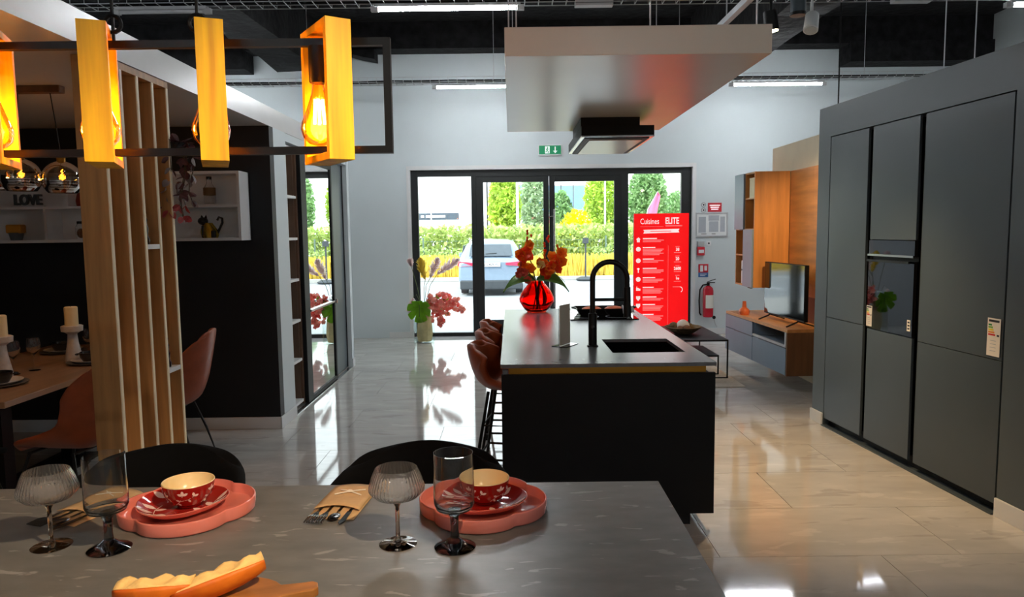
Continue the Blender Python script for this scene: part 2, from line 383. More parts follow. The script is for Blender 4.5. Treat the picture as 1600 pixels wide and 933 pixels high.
for k, y in enumerate((1.2, 4.6, 8.0)): struct('trim_%d' % (7+k), MB().bx(XL, XR, y, y+.25, 4.42, ZC), 'black_ceiling')

# entrance: door_1 with frame, leaves, side windows
D = thing('door_1', 'black aluminium glazed double entrance door with side panes in the back wall', 'door'); D['kind'] = 'structure'
del D['category']; del D['label']
YD = YB+.06
fr = MB(); zt = 2.56
def post(x0, x1, z0=0, z1=zt, d=.08): fr.bx(x0, x1, YD, YD+d, z0, z1)
post(DX0+.02, -1.42); post(-.605, -.53); post(1.685, 1.80); post(2.61, DX1-.02)
fr.bx(-1.42, -.605, YD, YD+.08, 2.465, zt).bx(1.80, 2.61, YD, YD+.08, 2.475, zt).bx(-.54, 1.69, YD, YD+.08, 2.455, zt)
fr.bx(-1.42, -.605, YD, YD+.08, 0, .06).bx(1.80, 2.61, YD, YD+.08, 0, .06)
fr.build('door_frame', 'door_alu', D, bevel=.003)
MB().bx(-1.42, -.605, YD+.035, YD+.043, .06, 2.465).build('side_pane', 'pane', D)
MB().bx(1.80, 2.61, YD+.035, YD+.043, .06, 2.475).build('side_pane', 'pane', D)
for (a, b, hx) in ((-.535, .585, .56), (.59, 1.69, .61)):
    g0, g1 = (a+.115, b-.085) if a < 0 else (a+.085, b-.105)
    L = MB().bx(a, g0, YD+.01, YD+.06, .02, 2.46).bx(g1, b, YD+.01, YD+.06, .02, 2.46).bx(g0, g1, YD+.01, YD+.06, .02, .25).bx(g0, g1, YD+.01, YD+.06, 2.37, 2.46).build('door_leaf', 'door_alu', D, bevel=.003)
    MB().bx(g0, g1, YD+.03, YD+.038, .25, 2.37).build('pane', 'pane', L)
    if a > 0: MB().cyl((.66, YD-.06, .45), (.66, YD-.06, 1.95), .014).cyl((.66, YD-.06, .6), (.66, YD+.01, .6), .01).cyl((.66, YD-.06, 1.84), (.66, YD+.01, 1.84), .01).cyl((.575, YD-.02, 1.84), (.66, YD-.02, 1.84), .01).build('pull_handle', 'steel', L, smooth=True)
struct('trim_10', MB().bx(DX0-.035, DX0+.02, YB-.012, YB+.22, 0, DZ+.04).bx(DX1-.02, DX1+.035, YB-.012, YB+.22, 0, DZ+.04).bx(DX0+.02, DX1-.02, YB-.012, YB+.22, zt, DZ+.04), 'white_paint')
# dining alcove and wardrobe block on the left
struct('wall_dining', MB().bx(-6.0, -1.95, 5.95, 6.05, 0, 2.5), 'dark_wall')
struct('wall_dining_left', MB().bx(-6.1, -6.0, 1.0, 6.05, 0, 2.5), 'dark_wall')
struct('ceiling_dining', MB().bx(XL, -1.95, -1.2, 8.8, 2.5, 2.655), 'nook_ceiling')
struct('baseboard_dining', MB().bx(-6.0, -1.94, 5.936, 5.95, 0, .1), 'white_paint', bevel=.002)
struct('wall_wardrobe', MB().bx(-2.1, -1.95, 6.05, 6.37, 0, 2.5).bx(-2.62, -2.55, 6.05, 8.8, 0, 2.5).bx(-2.55, -1.95, 8.69, 8.8, 0, 2.5).bx(-2.1, -1.955, 6.37, 8.69, 2.43, 2.5), 'wall_paint')
struct('baseboard_wardrobe', MB().bx(-1.95, -1.938, 5.936, 6.37, 0, .1).bx(-1.95, -1.938, 8.69, 8.8, 0, .1), 'white_paint', bevel=.002)
struct('wall_television', MB().bx(3.13, 3.3, 6.2, 8.74, 0, 2.56), 'cream_paint')
struct('trim_11', MB().bx(-1.985, -1.945, 6.38, 8.68, 0, .006), 'steel')                        # sliding door rail on the floor

# ---------------------------------------------------------------- outdoors
G = -.15
struct('ground', MB().bx(-60, 60, YB+.25, 90, G-.2, G-.02), 'asphalt')
struct('pavement', MB().bx(-14, 14, YB+.23, 17.5, G-.02, G+.02), 'pavement')
struct('kerb', MB().bx(-30, 30, 26.0, 26.25, G-.02, G+.12), 'kerb', bevel=.02)
struct('planting_bed', MB().bx(-30, 30, 26.25, 33, G-.02, G+.06), 'gravel')
for k in range(7):
    if k == 3: continue
    struct('parking_line', MB().bx(-9.6+k*2.7, -9.5+k*2.7, 20, 25.4, G-.02, G-.012), 'sign_white')
hd = leafcloud(17000, lambda: (random.uniform(-13, 13), random.uniform(28.2, 29.4), G+.15+1.75*random.random()**.8+.12*math.sin(random.random()*9)), .135).build('hedge', 'hedge_leaf')
tag(hd, 'long clipped light green hedge across the far side of the car park', 'hedge')
g2 = leafcloud(3500, lambda: (random.uniform(-9, -1.5), random.uniform(27.0, 27.7), G+.1+1.05*random.random()), .07).build('shrub', 'hedge_dull')
tag(g2, 'dull green low shrub row in front of the hedge left of the car', 'shrub')
g2 = leafcloud(2500, lambda: (random.uniform(3.0, 9), random.uniform(27.0, 27.7), G+.1+1.05*random.random()**1.2), .07).build('shrub', 'hedge_dull')
tag(g2, 'dull green low shrub row before the hedge on the right of the doorway view', 'shrub')
def tufts(x0, x1, n, label):
    mb = MB()
    for k in range(n):
        x, y = random.uniform(x0, x1), random.uniform(26.4, 26.9); h = random.uniform(.3, .88); dx, dy = random.uniform(-.12, .12), random.uniform(-.1, .1)
        mb.add([(x-.012, y, G+.06), (x+.012, y, G+.06), (x+dx+.015, y+dy, G+.06+h), (x+dx-.015, y+dy, G+.06+h)], [(0, 1, 2, 3)])
    o = mb.build('ornamental_grass', 'grass_yellow'); tag(o, label, 'grass', kind='stuff')
tufts(-9, -1.6, 2600, 'yellow ornamental grass along the kerb left of the car'); tufts(.6, 9, 2600, 'yellow ornamental grass along the kerb right of the car')
def tree(x, y, h, r, crown_mat, label, n=2600, base=.25, leaf=.13):
    t = thing('tree', label, 'tree', (x, y, G))
    MB().tube([(0, 0, 0), (.05, 0, h*.4), (0, .05, h*.85)], [.11, .08, .03], 8).build('trunk', 'bark', t, smooth=True)
    o = leafcloud(n, ell((0, 0, h*(base+(1-base)/2)), (r, r, h*(1-base)/2)), leaf).build('crown', crown_mat, t); o['kind'] = 'stuff'
tree(-.28, 33, 4.6, .75, 'tree_lime', 'slim bright lime tree behind the car, in the left door leaf', 3600)
tree(1.15, 35.5, 4.9, .72, 'tree_soft', 'pale feathery tree beside the meeting stile of the door', 2600)
tree(4.75, 38, 5.1, .95, 'tree_lime', 'tall lime green tree right of the blue glazed building', 3400)
tree(2.3, 33.2, 3.6, .55, 'tree_mid', 'small mid green tree in front of the blue glazed building', 1800)
tree(6.75, 36, 5.0, 1.0, 'tree_mid', 'broad mid green tree in the right side pane', 4200)
tree(9.3, 41, 3.9, 1.0, 'tree_mid', 'low dark tree at the far right of the right side pane', 2400)
tree(13.5, 38, 5, 2, 'tree_mid', 'large tree beyond the car park, seen only from further left', 2000)
tree(-8, 36, 6, 1.8, 'tree_lime', 'tall lime tree reflected in the mirror door', 2800)
o = leafcloud(3000, ell((2.75, 30.5, 1.0), (.85, .6, 1.5)), .10).build('shrub', 'bush_yellow'); tag(o, 'vivid yellow rounded shrub above the hedge, right door leaf', 'shrub')
B = thing('building', 'plain white hall with a grey sign band, far left through the side pane', 'building', (-8.5, 60, G))
MB().bx(-8, 6.5, 0, 14, 0, 9).build('wall', 'facade_white', B)
MB().bx(-8, 6.4, -.2, 14, 9, 9.5).build('roof_edge', 'facade_trim', B)
sb = MB().bx(-1.6, 4.2, -.12, -.02, 2.75, 3.3).build('sign_band', 'facade_band', B)
tx = MB()
for k, (a, b) in enumerate(((-.9, .6), (1.1, 1.35), (1.5, 3.1))): tx.bx(a, b, -.16, -.12, 2.92, 3.12)
tx.build('sign_lettering', 'facade_white', sb)
B = thing('building', 'white building with blue glazed windows behind the trees', 'building', (3.2, 60.15, G))
MB().bx(-5.1, 3.0, 0, 12, 0, 7).build('wall', 'facade_white', B)
for (a, b, z0, z1) in ((-4.95, -4.4, 3.4, 5.5), (-4.3, -3.6, 3.4, 5.5), (-2.7, -2.0, 3.3, 5.5), (1.0, 1.9, 2.0, 5.4), (2.0, 2.9, 2.0, 5.4), (-1.8, -.4, 3.3, 5.4), (-.3, .9, 3.3, 5.4)):
    f = MB().bx(a-.08, b+.08, -.08, 0, z0-.08, z1+.08).build('window', 'facade_trim', B)
    MB().bx(a, b, -.1, -.08, z0, z1).build('pane', 'facade_glass', f)
MB().bx(-4.9, -4.2, -.1, 0, 1.8, 2.8).bx(-1.6, 0, -.1, 0, 2.0, 2.9).build('coloured_panel', 'facade_red', B)
def pole(x, y, h, r, label, head=0):
    t = thing('street_lamp', label, 'lamp', (x, y, G))
    MB().cyl((0, 0, 0), (0, 0, h), r, r*.7, 10).build('post', 'pole_grey', t, smooth=True)
    MB().bx(-.45 if head else -.25, .1, -.07, .07, h-.03, h+.06).build('lamp_head', 'pole_grey', t)
pole(-4.93, 45, 4.9, .05, 'thin grey street lamp in front of the white hall'); pole(.27, 30, 6.4, .07, 'tall pale lamp post just behind the car', 1)
pole(.84, 44, 6.2, .07, 'further pale lamp post right of the slim lime tree', 1); pole(4.33, 33.5, 6.2, .05, 'pale lamp post in front of the tall lime tree on the right', 1)
f_ = thing('feather_flag', 'pink feather flag on a thin pole outside the right pane', 'flag', (5.68, 29.9, G))
MB().tube([(-.3, 0, 0), (-.25, 0, 1.6), (-.05, 0, 2.6), (.35, 0, 3.3)], .02, 6).build('pole', 'pole_grey', f_)
MB().grid(lambda u, v: (-.28+.62*v**2.2+u*(.62*(1-v)**.35*(1-v*.15)), .04*math.sin(6*u+4*v), 1.1+2.2*v), 8, 14).build('cloth', 'flag_pink', f_, smooth=True, solid=.006)
fn = thing('mesh_fence', 'green wire mesh fence with posts in front of the hedge', 'fence', (0, 28.0, G))
for k in range(9): MB().bx(-8.1+k*2.35-.03, -8.1+k*2.35+.03, -.03, .03, 0, 1.55).build('post', 'fence_green', fn)
wm = MB()
for z in (.2, .5, .8, 1.1, 1.4): wm.bx(-8.1, 10.7, -.006, .006, z, z+.012)
for k in range(120): wm.bx(-8.1+k*.157, -8.1+k*.157+.008, -.006, .006, .2, 1.42)
wm.build('wire_mesh', 'fence_green', fn)
sp_ = thing('marker_post', 'grey post on a round foot standing beside the kerb', 'post', (2.62, 25.6, G))
MB().cyl((0, 0, .1), (0, 0, 1.5), .03).build('shaft', 'car_trim', sp_, smooth=True)
MB().lathe([(0, 0), (.32, 0), (.34, .05), (.2, .12), (0, .13)], 20).build('foot', 'car_trim', sp_, smooth=True)
MB().bx(-.1, .1, -.05, .05, 1.3, 1.5).build('marker_head', 'car_trim', sp_)

def make_car():
    t = thing('car', 'silver blue estate car parked with its rear towards the entrance', 'car', (-.57, 20, G))
    # body: cross-sections along y (rear at y=0, front +y); each is half-profile mirrored
    secs = []
    def sec(y, wb, wt, zb, zs, zr):   # belt half-width, roof half-width, bottom, shoulder, roof z
        P = [(wb*.9, zb), (wb, zb+.2), (wb*1.0, zs-.12), (wb*.97, zs)]
        P += [(wt+(wb*.97-wt)*.35, zs+(zr-zs)*.7), (wt, zr-.05), (wt*.7, zr), (0, zr+.015)] if zr > zs+.1 else [(wb*.9, zs+.02), (wb*.8, zs+.03), (wb*.5, zs+.05), (0, zs+.06)]
        full = [(x, y, z) for x, z in P]+[(-x, y, z) for x, z in P[::-1][1:]]
        secs.append(full)
    sec(.0, .84, .5, .32, .86, .9); sec(.04, .88, .5, .27, .98, 1.0); sec(.12, .90, .66, .22, 1.02, 1.10); sec(.28, .915, .64, .2, 1.02, 1.42); sec(.5, .92, .63, .2, 1.0, 1.50)
    sec(1.4, .92, .62, .2, .98, 1.54); sec(2.4, .92, .60, .2, .96, 1.50); sec(2.9, .92, .6, .2, .96, 1.22); sec(3.3, .91, .6, .2, .95, .97); sec(4.1, .88, .6, .22, .86, .86); sec(4.45, .76, .5, .3, .7, .7)
    n = len(secs[0]); mb = MB(); mb.add([p for s_ in secs for p in s_], [(k*n+i, k*n+i+1, (k+1)*n+i+1, (k+1)*n+i) for k in range(len(secs)-1) for i in range(n-1)]+[(k*n+n-1, k*n, (k+1)*n, (k+1)*n+n-1) for k in range(len(secs)-1)]+[tuple(range(n)), tuple((len(secs)-1)*n+i for i in range(n))[::-1]])
    body = mb.build('body', 'car_paint', t, smooth=True, angle=50)
    MB().add([(-.60, .035, 1.09), (.60, .035, 1.09), (.55, .215, 1.40), (-.55, .215, 1.40)], [(0, 1, 2, 3)]).build('rear_window', 'car_glass', t, solid=.02)
    MB().tube([(-.14, .05, 1.15), (.16, .05, 1.17)], .012, 6).build('wiper', 'car_trim', t)
    for s_ in (-1, 1):
        MB().add([(s_*.9, .16, .96), (s_*.9, .03, .95), (s_*.42, -.035, .90), (s_*.42, -.02, .84), (s_*.88, .01, .80), (s_*.92, .16, .82)], [(0, 1, 2, 3, 4, 5) if s_ < 0 else (5, 4, 3, 2, 1, 0)]).build('tail_light', 'tail_red', t, solid=.05)
        MB().add([(s_*.85, .7, 1.06), (s_*.79, .72, 1.38), (s_*.76, 2.2, 1.40), (s_*.86, 2.75, 1.03)], [(0, 1, 2, 3)]).build('side_window', 'car_glass', t, solid=.03)
        MB().bx(s_*.93, s_*1.06, 2.5, 2.62, .98, 1.12).build('wing_mirror', 'car_paint', t, bevel=.02)
    MB().bx(-.86, .86, -.07, .1, .17, .42).build('rear_bumper', 'car_trim', t, bevel=.03)
    pl = MB().bx(-.26, .26, -.045, -.02, .80, .91).build('number_plate', 'plate_pale', t)
    MB().text('GG 429 PG', .095, T(0, -.047, .853) @ Matrix.Rotation(R(90), 4, 'X'), .001, .001).build('plate_number', 'ink_ink', pl)
    for x in (-.78, .78):
        for y in (.85, 3.55):
            wh = MB().tube([(x-.1, y, .33), (x+.1, y, .33)], .33, 22).build('wheel', 'tyre', t, smooth=True)
            MB().tube([(x-.108, y, .33), (x+.108, y, .33)], .2, 14).build('rim', 'steel', wh, smooth=True)
make_car()

# ---------------------------------------------------------------- sliding wardrobe on the left
t = thing('wardrobe_shelf', 'open brown backed wardrobe shelf unit with white shelves beside the mirror door', 'shelf', (0, 0, 0))
MB().bx(-2.42, -2.40, 6.40, 6.76, .02, 2.42).build('back_panel', 'brown_back', t)
MB().bx(-2.42, -1.99, 6.38, 6.40, .02, 2.42).build('side_panel', 'white_paint', t)
MB().bx(-2.40, -2.01, 6.74, 6.76, .02, 2.42).bx(-2.015, -1.99, 6.765, 6.80, .02, 2.42).build('side_panel', 'brown_back', t)
for z in (.06, .45, .82, 1.20, 1.58, 1.96, 2.40): MB().bx(-2.40, -1.985, 6.40, 6.74, z-.012, z+.012).build('shelf', 'white_paint', t)
t = thing('sliding_mirror_door', 'black framed sliding mirror door reflecting the entrance and flowers', 'door')
MB().bx(-1.995, -1.955, 6.81, 6.98, .012, 2.42).bx(-1.995, -1.955, 7.93, 7.98, .012, 2.42).bx(-1.995, -1.955, 6.98, 7.93, .012, .05).bx(-1.995, -1.955, 6.98, 7.93, 2.31, 2.42).build('frame', 'black_matt', t, bevel=.002)
MB().bx(-1.985, -1.968, 6.98, 7.93, .05, 2.31).build('mirror', 'mirror', t)
MB().bx(-1.968, -1.945, 6.98, 7.98, .868, .89).bx(-1.968, -1.93, 7.95, 7.985, .855, .90).build('handle_rail', 'steel', t, bevel=.003)
t = thing('sliding_panel_door', 'plain grey sliding door leaf beyond the mirror door', 'door')
MB().bx(-2.04, -2.005, 7.9, 8.68, .012, 2.42).build('panel', 'anthracite_frame', t)
MB().bx(-2.005, -1.998, 8.0, 8.02, .012, 2.42).bx(-2.005, -1.998, 8.66, 8.68, .012, 2.42).build('edge_strip', 'black_matt', t)

# ---------------------------------------------------------------- pine slat partition
t = thing('slat_partition', 'floor to ceiling partition of upright pine boards between aisle and dining corner', 'partition', (0, 0, 0))
SY = (3.55, 3.712, 3.875, 4.038, 4.205)
for y in SY:
    b = MB().bx(-2.095, -1.958, y, y+.02, .0, 2.46).build('board', 'pine', t, bevel=.001)
    MB().bx(-1.958, -1.952, y, y+.02, .0, 2.46).build('lit_edge', 'pine_lit', b)  # edge strip coloured pale for the light that falls on it
MB().bx(-2.095, -1.952, 3.55, 4.225, 2.46, 2.495).build('top_rail', 'pine', t)
MB().bx(-2.095, -1.952, 3.57, 4.205, .0, .03).build('bottom_rail', 'pine', t)
MB().bx(-2.085, -1.955, 3.895, 4.038, 1.555, 1.58).build('small_shelf', 'white_paint', t)
MB().bx(-2.085, -1.955, 4.058, 4.205, .845, .87).build('small_shelf', 'white_paint', t)
def figurine(loc, label, h):
    t = thing('figurine', label, 'figurine', loc, group=None); k = h/.2
    MB().lathe([(0, 0), (.03*k, 0), (.034*k, .03*k), (.022*k, .06*k), (.028*k, .1*k), (.02*k, .13*k), (.024*k, .16*k), (.012*k, .185*k), (0, .2*k)], 10).build('figure', 'glossy_black', t, smooth=True)
    MB().ball((0, 0, h*1.02), .02*k, 10, 6).build('head', 'glossy_black', t, smooth=True)
figurine((-2.0, 3.96, 1.58), 'small dark figurine on the upper white shelf between the pine boards', .17)
figurine((-2.0, 4.13, .87), 'glossy black figurine on the lower white shelf between the pine boards', .16)
# trailing plant
t = thing('trailing_plant', 'dark red and silver trailing plant hanging beside the pine boards', 'plant', (-1.93, 4.28, 2.11))
MB().lathe([(0, -.02), (.05, -.02), (.065, .05), (.055, .05), (.045, 0), (0, 0)], 14).build('pot', 'bowl_black', t, smooth=True)
st = MB(); lm = {'plant_dark': MB(), 'plant_pale': MB(), 'plant_red': MB()}
def leaf_add(mb, p, d, l, wd, nrm=None, seg=4, droop=.0):
    d = Vector(d).normalized(); n_ = Vector(nrm) if nrm else Vector((random.uniform(-1, 1), random.uniform(-1, 1), random.uniform(-.3, 1)))
    s_ = d.cross(n_); s_ = s_.normalized() if s_.length > 1e-4 else d.orthogonal().normalized(); n_ = s_.cross(d)
    vs = []; p = Vector(p)
    for k in range(seg+1):
        u = k/seg; ww = wd*math.sin(PI*min(1, u*.92+.04))**.8; c = p+d*l*u - n_*droop*l*u*u
        vs += [c - s_*ww + n_*ww*.35, c, c + s_*ww + n_*ww*.35]
    fs = []
    for k in range(seg): fs += [(3*k, 3*k+1, 3*k+4, 3*k+3), (3*k+1, 3*k+2, 3*k+5, 3*k+4)]
    mb.add(vs, fs)
for k in range(5):
    x, y = random.uniform(-.05, .06), random.uniform(-.07, .03); L = random.uniform(.25, .46)
    pts = [(x*.3, y*.3, .04), (x*.8, y, .05)]+[(x+.02*math.sin(j), y, .02-L*j/6) for j in range(1, 7)]
    st.tube(pts, .003, 5)
    for j in range(2, 8):
        for q in range(2):
            z = pts[j]; low = z[2] < -.30
            leaf_add(lm['plant_red' if low else random.choice(['plant_dark', 'plant_dark', 'plant_pale'])], z, (random.uniform(-1, 1), random.uniform(-1, .3), random.uniform(-1.2, -.1)), .055, .02)
for k in range(14): leaf_add(lm['plant_dark'], (0, 0, .04), (random.uniform(-1, 1), random.uniform(-1, .4), random.uniform(-.4, .5)), .09, .028)
st.build('stem', 'stem', t)
for k, m_ in lm.items(): o = m_.build('foliage', k, t); o['label'] = {'plant_dark': 'dark leaves', 'plant_pale': 'silvery leaves', 'plant_red': 'red leaves'}[k]

# ---------------------------------------------------------------- wall shelf unit in the dining corner, and what stands in it
t = thing('wall_shelf', 'white two row open wall shelf unit on the dark dining wall', 'shelf', (0, 0, 0))
X0, X1, Y0, Y1, Z0, Z1 = -5.0, -2.128, 5.73, 5.948, 1.58, 2.125
MB().bx(X0, X1, Y1-.012, Y1, Z0, Z1).build('back_panel', 'white_paint', t)
for z in (Z0, Z1-.022): MB().bx(X0, X1, Y0, Y1, z, z+.022).build('long_panel', 'white_paint', t)
MB().bx(X0+.022, -2.15, Y0+.003, Y1-.012, 1.845, 1.865).build('middle_shelf', 'white_paint', t)
for x in (X0, -2.15): MB().bx(x, x+.022, Y0+.001, Y1, Z0+.022, Z1-.022).build('end_panel', 'white_paint', t)
for (x, z0, z1) in ((-3.68, Z0, 1.845), (-3.5, 1.865, Z1), (-2.95, Z0, 1.845), (-2.8, 1.865, Z1), (-4.5, 1.865, Z1)): MB().bx(x, x+.02, Y0+.003, Y1, z0, z1).build('divider', 'white_paint', t)
zb, zm = Z0+.022, 1.865
t = thing('letter_sign', 'small grey wire letter sign reading LOVE on the white wall shelf', 'sign', (-3.83, 5.79, zm))
MB().text('LOVE', .115, T(0, 0, .052) @ Matrix.Rotation(R(90), 4, 'X'), .012, .003, sx=.8).build('lettering', 'anthracite', t)
MB().bx(-.13, .13, -.014, .014, 0, .008).build('base', 'galv', t)
t = thing('bottle_vase', 'dark red bottle shaped vase in the upper shelf row', 'vase', (-3.39, 5.80, zm))
MB().lathe([(0, 0), (.055, 0), (.06, .04), (.05, .09), (.032, .12), (.03, .155), (.025, .155), (.025, .12), (0, .1)], 18).build('vessel', 'red_vase', t, smooth=True)
t = thing('plant_pot', 'grey pot with an orange yellow block on top in the lower shelf row', 'pot', (-3.95, 5.80, zb))
MB().lathe([(0, 0), (.04, 0), (.055, .06), (.045, .06), (.03, .01), (0, .01)], 16).build('pot', 'grey_pot', t, smooth=True)
MB().bx(-.06, .06, -.04, .04, .055, .125).build('block', 'yellow_pot', t, bevel=.012)
def jar(loc, label, brown):
    t = thing('glass_bottle', label, 'bottle', loc)
    MB().lathe([(0, 0), (.042, 0), (.044, .01), (.044, .13), (.02, .17), (.02, .2), (.017, .2), (.017, .17), (.04, .128), (.04, .012), (0, .012)], 18).build('glass', 'clear_glass', t, smooth=True)
    MB().cyl((0, 0, .2), (0, 0, .222), .021, .021, 14).build('cap', 'bowl_black', t, smooth=True)
    MB().lathe([(.0455, .075), (.0465, .075), (.0465, .135), (.0455, .135)], 18).build('paper_label', brown, t, smooth=True)
jar((-2.40, 5.82, zm), 'clear bottle with a brown paper label in the upper right shelf', 'kraft_label')
t = thing('glass_jar', 'small glass jar with dark dried filling in the lower shelf row', 'jar', (-3.44, 5.81, zb))
MB().lathe([(0, 0), (.036, 0), (.038, .1), (.024, .125), (.02, .125), (.034, .098), (.033, .006), (0, .006)], 16).build('glass', 'clear_glass', t, smooth=True)
MB().cyl((0, 0, .125), (0, 0, .145), .026).build('cap', 'bowl_black', t, smooth=True)
MB().ball((0, 0, .05), .028, 10, 7, (1, 1, 1.4)).build('filling', 'walnut', t, smooth=True)
t = thing('cat_figure', 'black and gold cat figure with a curled tail in the lower right shelf', 'figurine', (-2.41, 5.82, zb))
MB().grid(lambda u, v: ((.05+.022*math.sin(PI*v))*math.cos(2*PI*u)*(1-.45*v)*1.25-.015*v, .04*math.sin(2*PI*u)*(1-.3*v), .12*v), 14, 8, True).build('body', 'gold', t, smooth=True)
MB().ball((-.05, -.01, .135), .034, 12, 8, (1.2, .9, .9)).add([(-.07, -.01, .155), (-.04, -.01, .16), (-.06, -.01, .185)], [(0, 1, 2)]).add([(-.04, -.01, .16), (-.015, -.01, .155), (-.022, -.01, .185)], [(0, 1, 2)]).build('head', 'bowl_black', t, smooth=True, solid=.002)
MB().tube([(.05, 0, .02), (.075, 0, .07), (.1, 0, .12), (.1, 0, .155), (.075, 0, .165), (.06, 0, .14)], .010, 8).build('tail', 'bowl_black', t, smooth=True)
MB().bx(-.06, -.035, -.03, .02, 0, .1).bx(.02, .055, -.042, .03, 0, .06).build('legs', 'bowl_black', t, bevel=.008)

# ---------------------------------------------------------------- chairs (seat shells)
def shell(prof, hw, lift, fwd, nu=15, nv=17):
    # prof: list of (y, z); hw half width; lift raises the sides; fwd pulls the sides forward (towards -y)
    def ip(a, v):
        x = v*(len(a)-1); i = min(int(x), len(a)-2); f = x-i; f = f*f*(3-2*f)*.5+f*.5; return a[i]*(1-f)+a[i+1]*f
    py = [p[0] for p in prof]; pz = [p[1] for p in prof]
    def fn(u, v):
        s_ = 2*u-1; q = abs(s_)**2.2
        wv = ip(hw, v)
        return (s_*wv, ip(py, v)-ip(fwd, v)*q, ip(pz, v)+ip(lift, v)*q)
    return MB().grid(fn, nu, nv)
def brown_chair(loc, rz, label):
    t = thing('dining_chair', label, 'chair', loc, rz)
    sh = shell([(-.25, .435), (-.22, .455), (-.05, .445), (.12, .445), (.20, .50), (.25, .63), (.285, .80), (.31, .955), (.31, .975)],
               [.15, .22, .245, .25, .25, .24, .23, .19, .12], [.0, .05, .11, .17, .22, .13, .03, -.05, -.06], [-.02, .0, .0, .02, .07, .13, .12, .06, .03])
    sh.build('seat_shell', 'leather', t, solid=.028, subd=1)
    for sx in (-1, 1):
        MB().tube([(sx*.16, -.16, .44), (sx*.2, -.22, .22), (sx*.22, -.25, .012), (sx*.22, -.1, .010), (sx*.22, .23, .012), (sx*.2, .17, .22), (sx*.15, .1, .44)], .009, 8).build('leg', 'black_metal', t, smooth=True)
    MB().tube([(-.16, -.16, .432), (.16, -.16, .432)], .009).tube([(-.15, .1, .432), (.15, .1, .432)], .009).build('crossbar', 'black_metal', t)
    return t
ch1 = brown_chair((-2.50, 4.05, 0), R(-100), 'brown leather bucket dining chair left of the pine boards, nearest to us')
dup(ch1, (-2.42, 5.02, 0), R(-84), 'brown leather bucket dining chair mostly hidden behind the pine boards')
def black_chair(loc, rz, label):
    t = thing('dining_chair', label, 'chair', loc, rz)
    sh = shell([(-.26, .43), (-.22, .45), (-.05, .44), (.12, .445), (.20, .50), (.235, .60), (.255, .70), (.275, .80), (.28, .815)],
               [.17, .24, .27, .29, .31, .325, .33, .30, .22], [-.02, .0, .05, .10, .16, .12, .03, -.05, -.035], [-.02, .0, .0, .02, .10, .24, .26, .15, .09], 19, 17)
    sh.build('seat_shell', 'black_fabric', t, solid=.035, subd=1)
    for sx in (-1, 1):
        for y0, y1 in ((-.15, -.24), (.12, .24)): MB().tube([(sx*.15, y0, .44), (sx*.23, y1, .0)], [.014, .009], 8).build('leg', 'black_metal', t, smooth=True)
    return t
bc = black_chair((-.335, 2.50, 0), 0, 'black upholstered tub chair behind the right place setting')
dup(bc, (-1.30, 2.50, 0), R(4), 'black upholstered tub chair behind the left place setting')
dup(bc, (-2.27, 2.52, 0), R(2), 'black upholstered tub chair at the left edge of the picture, cut by the frame')
dup(bc, (-3.05, 3.72, 0), R(180), 'black tub chair at the near end of the oak dining table')

def stool(loc, rz, label, group=None):
    t = thing('bar_stool', label, 'stool', loc, rz, group)
    sh = shell([(-.20, .635), (-.18, .655), (-.04, .645), (.10, .645), (.17, .69), (.205, .76), (.225, .84), (.235, .90), (.235, .91)],
               [.13, .19, .21, .215, .22, .215, .195, .155, .10], [-.02, .0, .04, .08, .13, .10, .04, .0, -.01], [-.02, .0, .0, .02, .06, .12, .10, .07, .05])
    sh.build('seat_shell', 'leather', t, solid=.045, subd=1)
    MB().bx(-.15, .15, -.14, .08, .655, .675).build('seat_cushion', 'leather_light', t, bevel=.01)
    for sx in (-1, 1):
        for y0, y1 in ((-.13, -.22), (.10, .20)): MB().tube([(sx*.12, y0, .63), (sx*.2, y1, .0)], .010, 8).build('leg', 'black_metal', t, smooth=True)
    MB().tube([(-.178, -.188, .21), (.178, -.188, .21), (.178, .168, .21), (-.178, .168, .21)], .008, 6, closed=True).build('foot_ring', 'black_metal', t, smooth=True)
    MB().tube([(-.15, -.155, .42), (.15, -.155, .42), (.15, .135, .42), (-.15, .135, .42)], .006, 6, closed=True).build('brace', 'black_metal', t, smooth=True)
    return t
s0 = stool((-.035, 4.55, 0), R(80), 'brown leather bar stool at the island, nearest to us')
dup(s0, (-.015, 5.15, 0), R(84), 'brown leather bar stool, middle of three at the island')
dup(s0, (-.005, 5.72, 0), R(88), 'brown leather bar stool at the island, farthest from us')

# ---------------------------------------------------------------- dining corner table and its settings
t = thing('dining_table', 'oak topped dining table with dark base in the dark corner', 'table', (0, 0, 0))
MB().bx(-3.75, -2.72, 3.8, 5.84, .715, .75).build('tabletop', 'oak_table', t, bevel=.003)
for y in (4.45, 5.2): MB().bx(-3.3, -3.18, y-.05, y+.05, 0.02, .68).build('leg', 'black_metal', t)
MB().bx(-3.34, -3.14, 4.3, 5.35, .68, .715).bx(-3.4, -3.08, 4.35, 5.3, 0, .02).build('apron', 'black_metal', t)
def candle(loc, label):
    t = thing('candle_holder', label, 'candle holder', loc)
    MB().lathe([(0, 0), (.055, 0), (.058, .015), (.05, .06), (.035, .14), (.03, .2), (.05, .215), (.068, .22), (.07, .255), (.06, .26), (0, .255)], 18).build('stand', 'whitewash', t, smooth=True)
    c = thing('pillar_candle', 'cream pillar candle on the ' + label.split(' on ')[0].split(' at ')[0], 'candle', (loc[0], loc[1], loc[2]+.257))
    MB().lathe([(0, 0), (.042, 0), (.043, .004), (.043, .128), (.036, .134), (0, .13)], 18).build('wax', 'wax', c, smooth=True)
    MB().cyl((0, 0, .13), (.002, 0, .143), .0015, .0015, 5).build('wick', 'bowl_black', c)
candle((-3.08, 5.02, .75), 'whitewashed turned holder near the pine boards on the oak table')
candle((-3.23, 4.52, .75), 'whitewashed turned holder at the left picture edge on the oak table')
